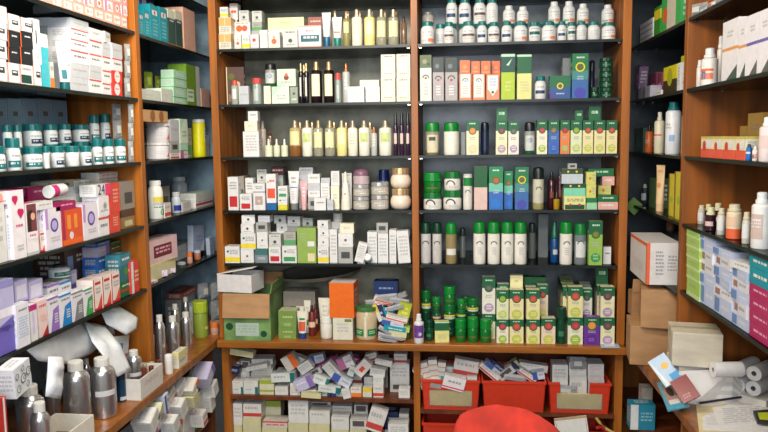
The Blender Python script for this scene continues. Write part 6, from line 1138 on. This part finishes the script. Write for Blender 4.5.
mb = MB(); tube(mb, [gp(700, 403, z=ZCO+.022), gp(735, 398, z=ZCO+.022), gp(766, 393, z=ZCO+.022)], .0045, mat((40, 40, 60), .3)); o = link('pen', mb.mesh('pen')); tag(o, 'long dark rod lying across the papers', 'rod')
slab('notebook', 'yellow and black notebook at right edge of papers', 'notebook', [(757, 424), (776, 426), (778, 412), (753, 414)], Z_+.010, .012, mat((40, 40, 36), .4), pr=[('r', .15, .1, .9, .75, (206, 216, 50))])
mb = MB(); 
def roll(label, px, py, z, ax, L_, R_, hole=.35, core=(120, 120, 126)):
    r = empty('paper_roll'); q = gp(px, py, z=z); r.location = q; r.rotation_euler = (PI/2, 0, ax); wm = mat((226, 224, 224), .75)
    b = MB(); n = 24
    pr_ = [(R_*hole, 0), (R_, 0), (R_, L_), (R_*hole, L_), (R_*hole, 0)]; b.lathe([(x, y, wm) for x, y in pr_], n, bottom=False, top=False)
    link('roll', b.mesh('roll'), r); k = MB(); cm = mat(core, .8); k.lathe([(R_*hole*.98, .001, cm), (R_*hole*.98, L_-.001, cm), (R_*hole*.85, L_-.001, cm), (R_*hole*.85, .001, cm), (R_*hole*.98, .001, cm)], n, bottom=False, top=False); link('core', k.mesh('core'), r)
    tag(r, label, 'roll', 'white paper rolls on the right worktop'); return r
zr = ZCO+.03
for i, (x, y, z, L) in enumerate(((738, 388, ZCO+.0415, 'lower left roll of the block'), (757, 393, ZCO+.0415, 'lower right roll of the block'), (735, 372, ZCO+.0985, 'upper left roll of the block'), (753, 375, ZCO+.0985, 'upper right roll of the block'))):
    pass
th_ = math.radians(46); pd = Vector((math.cos(th_), -math.sin(th_), 0)); zt = ZCO+.0006
mb = MB(); mb.box(-.075, .075, -.075, .075, 0, .03, mat((210, 204, 196), .8)); o = link('paper_stack', mb.mesh('paper_stack', .002)); base = gp(746, 396, z=zt+.03); o.location = (base.x+.05, base.y+.055, zt); o.rotation_euler.z = -th_; tag(o, 'pad of papers under the white paper rolls', 'paper')
for i, (dx, dz, L) in enumerate(((-.029, .0265, 'lower left'), (.0265, .0265, 'lower right'), (-.029, .0805, 'upper left'), (.0265, .0805, 'upper right'))):
    r = roll('white paper roll, %s of the four-roll block by papers' % L, 700, 400, ZCO, 0, .12, .0265)
    r.location = Vector((base.x+.005, base.y+.02, zt+.031+dz))+pd*dx; r.rotation_euler = (-PI/2, 0, -th_)
mb = MB(); PW = mat((228, 224, 220), .8); top = [gp(679, 371, y=2.585), gp(733, 369, y=2.585), gp(748, 396, z=ZCO+.016), gp(697, 401, z=ZCO+.014)]; bot = [Vector((p.x, p.y, ZCO+.0006)) for p in top]; c_ = sum(bot, Vector())/4
for q in ((3, 2, 1, 0),): mb.face([top[k]-c_ for k in q], PW)
mb.face([bot[k]-c_ for k in (0, 1, 2, 3)], PW)
for k in range(4):
    a, b = k, (k+1) % 4; N = 8
    for j in range(N): mb.face([bot[a].lerp(top[a], j/N)-c_, bot[b].lerp(top[b], j/N)-c_, bot[b].lerp(top[b], (j+1)/N)-c_, bot[a].lerp(top[a], (j+1)/N)-c_], PW if j % 2 else mat((206, 202, 198), .8))
f = type('F', (), {'__call__': lambda s, u, v, o: top[3].lerp(top[2], u).lerp(top[0].lerp(top[1], u), v)-c_+Vector((0, -.0003, .001)), 'asp': 1})(); prints(mb, [('t', .3, .2, .9, .5, (214, 212, 212), 3)], f, 5)
o = link('paper_stack', mb.mesh('paper_stack')); o.location = c_; tag(o, 'sloping pile of white papers below the white carton', 'paper')
q = gp(727, 370, y=2.53); r = roll('single white paper roll lying beside white carton', 725, 370, ZCO+.045, 0, .10, .026, .3); r.location = (q.x-.047, 2.53, q.z); r.rotation_euler = (-PI/2, 0, math.radians(-82))
# packet hanging under right worktop
UB = FR('B', 3.14, .4186, 'cabinet under right worktop', 'cabinet under the right worktop')
D_('tealpk', 'carton', 'tissue_packet', 'packet', 'teal and white packet', (40, 140, 170), [('r', 0, 0, .32, 1, 'wh'), TX(.4, .3, .9, .7, 3, (90, 180, 200))])
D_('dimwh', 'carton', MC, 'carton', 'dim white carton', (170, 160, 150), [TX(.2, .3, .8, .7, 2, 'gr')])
UB.col(630, 655, (405, 'tealpk', {'d': .07}), sb=.0)
UB.col(641, 652, (388, 'dimwh', {'d': .06}), sb=.12)
# left worktop: swirl box, books, trays
D_('swirl', 'carton', MC, 'carton', 'white carton with black swirl pattern', (226, 230, 236), [x for u, v, r in ((.2, .25, .13), (.75, .2, .1), (.5, .5, .16), (.15, .7, .1), (.82, .62, .14), (.5, .85, .09)) for x in (('c', u, v, r, 'dg'), ('c', u, v, r*.78, (226, 230, 236)), ('c', u+r*.3, v, r*.4, 'dg'), ('c', u+r*.3, v, r*.26, (226, 230, 236)))])
D_('book', 'carton', 'book', 'book', 'red and white book', (196, 50, 44), [('r', .55, 0, .8, 1, 'wh')])
D_('bookw', 'carton', 'book', 'book', 'pale spined book', (206, 196, 190), [])
D_('pouch', 'carton', 'picture_packet', 'packet', 'white and blue picture packet', (206, 206, 212), [('r', .08, .05, .55, .8, (20, 130, 186)), ('b', .85, 1, 'lg'), ('r', .65, .2, .95, .5, (150, 110, 110))])
F = CLW
F.col(-14, -3, (398, 'bookw', {'d': .12}), sb=.03); F.col(-2.4, 5, (394, 'book', {'d': .12}), sb=.03); F.col(5.6, 13, (398, 'book', {'d': .12}), sb=.03)
F.loose(14, 378, 32, 30, 'swirl', ry=-6, sb=.06, d=.05, rz=6)
F.loose(120, 354, 28, 36, 'pouch', ry=12, sb=.13, d=.015); F.loose(106, 338, 26, 20, 'pouch', ry=-10, sb=.17, d=.02)
def on_edge(px, sb, z): return F.along(px, sb, z)
y0, y1 = F.along(62, .03, ZCO), F.along(89, .03, ZCO)
open_carton('tray_carton', 'open white carton with brown contents at worktop edge', 'box', (XCL-.075, (y0+y1)/2, ZCO+.001), y1-y0, .13, .078, mat((226, 220, 206), .6), mat((120, 92, 60), .8, 0, 'mottle'), rz=90)
y0, y1 = F.along(140, .01, ZCO), F.along(162, .01, ZCO)
open_carton('tray_carton', 'open white carton full of small jars on left worktop', 'box', (XCL-.055, (y0+y1)/2, ZCO+.001), y1-y0, .10, .08, mat((222, 218, 212), .6), mat((110, 60, 40), .8), rz=90, extra=[TX(.2, .5, .8, .75, 2, (206, 150, 140))])
D_('minijar', 'jar', 'small_jar', 'jar', 'small glass jar in open carton', (170, 130, 90), [], cap=(206, 200, 180), capmetal=.5, lh=.3, rough=.15)
D_('minired', 'jar', 'small_jar', 'jar', 'small dark red jar in open carton', (120, 30, 26), [], cap=(110, 50, 30), lh=.3, rough=.15)
F.zb = ZCO+.0215
for i, (a, sb, k) in enumerate(((142, .018, 'minired'), (149, .018, 'minired'), (155.2, .018, 'minijar'), (142.5, .058, 'minijar'), (149.5, .058, 'minijar'), (155.5, .058, 'minired'))): F.col(a, a+5.6, (368-(a-142)*.3-(4 if sb > .03 else 0), k), sb=sb)
F.zb = ZCO
F.col(210.5, 219, (322, 'orjar'), sb=.02); F.col(209.5, 222, (320, 'trbot'), (300, 'clrpack', {'d': .06}), (282, 'clrpack', {'d': .06}), sb=.075); F.col(196, 208, (303, 'lggrey', {'d': .06}), (283, 'clrpack', {'d': .05}), sb=.14)
F.col(182, 196, (296, 'gyglass', {'d': .08}), (289.5, 'redflat', {'d': .08}), sb=.2)
# draped white paper
mb = MB(); DP = mat((230, 234, 240), .85)
def drape(name, label, px, xs, xe, th=.003):
    pts = [gp(a, b, x=xs+(xe-xs)*t) for a, b, t in px]; c_ = sum(pts, Vector())/len(pts); n = len(pts); bm = bmesh.new(); rr = random.Random(n)
    c2 = c_+Vector((.012, 0, .002)); ring = [bm.verts.new(p-c_) for p in pts]; mid = [bm.verts.new(p.lerp(c2, .5)-c_+Vector((rr.uniform(.0, .022), 0, rr.uniform(-.006, .006)))) for p in pts]; cv = bm.verts.new(c2-c_)
    for i in range(n):
        j = (i+1) % n; bm.faces.new((ring[i], ring[j], mid[j], mid[i])); bm.faces.new((mid[i], mid[j], cv))
    bmesh.ops.subdivide_edges(bm, edges=bm.edges[:], cuts=2, use_grid_fill=True, smooth=.6)
    me = bpy.data.meshes.new(name); bm.to_mesh(me); bm.free(); me.materials.append(DP)
    for f in me.polygons: f.use_smooth = True
    o = link(name, me); o.location = c_; sd = o.modifiers.new('thickness', 'SOLIDIFY'); sd.thickness = .0025; sd.offset = -1
    tag(o, label, 'paper', 'crumpled white wrapping papers on the left worktop'); return o
drape('wrapping_paper', 'broad crumpled white paper above the aluminium bottles', [(25, 349, 0), (48, 335, .3), (72, 322, .8), (98, 324, 1), (106, 341, .8), (90, 354, .5), (66, 364, .3), (38, 361, 0)], XCL-.10, XCL-.20)
drape('wrapping_paper', 'crumpled white paper folded down between two bottles', [(84, 322, 1), (104, 326, .8), (120, 345, .3), (131, 370, 0), (117, 377, 0), (106, 360, .2), (92, 342, .5)], XCL-.05, XCL-.17)
drape('wrapping_paper', 'white paper strip hanging beside the leftmost tall bottle', [(48, 357, .2), (62, 357, .2), (63, 376, .1), (60, 399, 0), (45, 396, 0), (47, 376, .1)], XCL-.035, XCL-.06)
drape('wrapping_paper', 'white paper fold highest under the fifth shelf', [(100, 310, 1), (118, 306, .8), (138, 318, .2), (136, 329, 0), (126, 335, 0), (106, 324, .6)], XCL-.10, XCL-.16)
# black bag with blue strap
bg = tag(empty('shoulder_bag', (-1.50, 3.04, ZCO+.001), 0), 'black bag with blue strap at back of left worktop', 'bag')
mb = MB(); BKM = mat((20, 20, 26), .8, 0, 'fabric'); prof = [(.085, 0), (.105, .04), (.108, .14), (.10, .22), (.07, .27), (.02, .285)]
mb.lathe([(r, z, BKM) for r, z in prof[:-1]]+[(prof[-1][0], prof[-1][1], None)], 20, sx=1, sy=1.25); link('bag_body', mb.mesh('bag_body'), bg)
mb = MB(); tube(mb, [(.10, -.02, .03), (.118, .0, .14), (.10, .03, .25), (.05, .05, .31), (-.03, .04, .29)], .013, mat((24, 50, 130), .7)); link('strap', mb.mesh('strap'), bg)
mb = MB(); mb.box(.05, .085, -.07, .07, .05, .15, BKM); link('pocket', mb.mesh('pocket', .01), bg)
# white folder on the back worktop edge
slab('leaflet', 'pale blue leaflet at right end of back worktop', 'leaflet', [(601, 348), (620, 348), (617, 343), (600, 343)], ZCO+.0006, .004, mat((170, 196, 220), .4), pr=[('r', .2, .1, .8, .6, 'wh')])

# white carton with orange stripes on the right corner shelf
zb = ZK[5]-.02+.0006; q = gp(647, 285, z=zb); W_, D__, H_ = .13, .33, .172; WB = mat((226, 220, 218), .55); mb = MB(); mb.box(-W_/2, W_/2, -D__/2, D__/2, 0, H_, WB)
f = type('F', (), {'__call__': lambda s, u, v, o: ((u-.5)*W_, -D__/2-o, v*H_), 'asp': 1})(); prints(mb, [('r', .0, 0, .09, 1, (240, 104, 60)), ('t', .25, .2, .5, .8, (120, 120, 130), 7), ('t', .6, .3, .9, .7, (140, 140, 150), 5)], f, 4)
f = type('F', (), {'__call__': lambda s, u, v, o: (-W_/2-o, (.5-u)*D__, v*H_), 'asp': 1})(); prints(mb, [('r', 0, .9, 1, .98, (240, 104, 60)), ('r', .94, 0, 1, .9, (240, 104, 60)), ('t', .2, .2, .8, .45, (196, 180, 190), 4)], f, 4)
o = link('storage_carton', mb.mesh('storage_carton', 0)); o.location = (q.x+W_/2+.004, q.y+D__/2+.004, zb); o.rotation_euler.z = -.03; tag(o, 'big white carton with orange stripes above the cardboard boxes', 'box')
# ================================================================ lettering on cartons, labels and groups
def lettering(o, key):
    p = P[key]
    if 'text' not in p: return
    bb = o.data.vertices; xs = [v.co.x for v in bb]; zs = [v.co.z for v in bb]; ys = [v.co.y for v in bb]; w_, h_, y_ = max(xs)-min(xs), max(zs), min(ys)
    cu = bpy.data.curves.new('lettering', 'FONT'); cu.body = p['text']; cu.align_x = 'CENTER'; cu.align_y = 'CENTER'; cu.size = 1; cu.extrude = 0
    tmp = bpy.data.objects.new('lettering', cu); me = bpy.data.meshes.new_from_object(tmp); bpy.data.objects.remove(tmp)
    tw = max(v.co.x for v in me.vertices)-min(v.co.x for v in me.vertices); s_ = w_*(.86 if len(p['text']) > 2 else .45)/max(tw, .01)
    me.materials.clear(); me.materials.append(mat((60, 50, 110), .5)); l = link('lettering', me, o); u, v = p.get('tpos', (.35, .5))
    l.rotation_euler = (PI/2, 0, 0); l.scale = (s_, s_, s_); l.location = ((u-.5)*w_, y_-.0009, v*h_)
NUM = ['', 'first', 'second', 'third', 'fourth', 'fifth', 'sixth', 'seventh', 'eighth', 'ninth', 'tenth', 'eleventh', 'twelfth', 'thirteenth', 'fourteenth', 'fifteenth', 'sixteenth', 'seventeenth', 'eighteenth', 'nineteenth', 'twentieth']
grp = {}
for rec in PLACED: grp.setdefault((rec[2].where, P[rec[1]]['desc']), []).append(rec)
for (where, desc), recs in grp.items():
    rows = {}
    for r in recs: rows.setdefault(r[5], []).append(r)
    for row, rs in rows.items():
        rs.sort(key=lambda r: (r[3], r[4])); cols = []
        for r in rs:
            if cols and abs(cols[-1][-1][3]-r[3]) < 4 and abs(cols[-1][-1][4]-r[4]) > .004: cols[-1].append(r)
            else: cols.append([r])
        for i, col in enumerate(cols):
            col.sort(key=lambda r: r[4])
            for j, r in enumerate(col):
                q = []
                if len(rows) > 1 or (row and len(rs) < 99 and row != 'front'): q.append(row or 'front')
                if len(col) == 2: q.append(('lower', 'upper')[j])
                elif len(col) > 2: q.append('bottom' if j == 0 else 'top' if j == len(col)-1 else NUM[j+1]+' up')
                if len(cols) > 1: q.append('leftmost' if i == 0 else 'rightmost' if i == len(cols)-1 else NUM[i+1]+' from left')
                d_ = desc+(', '+' '.join(q) if q else '')+', '+where
                o = r[0]; o['label'] = d_; o['category'] = P[r[1]]['cat']; o['group'] = {'box': 'boxes'}.get(P[r[1]]['cat'], P[r[1]]['cat']+'s')+' in '+r[2].group
                lettering(o, r[1])
labs = {}
for o in C.objects:
    if 'label' in o:
        n_ = len(o['label'].replace(',', ' ').split())
        if n_ > 16 or n_ < 4: print('LABEL LEN', n_, o['label'])
        labs.setdefault(o['label'], []).append(o.name)
for k_, v_ in labs.items():
    if len(v_) > 1: print('LABEL TWICE', k_, v_)
print('placed', len(PLACED), 'objects', len(C.objects))
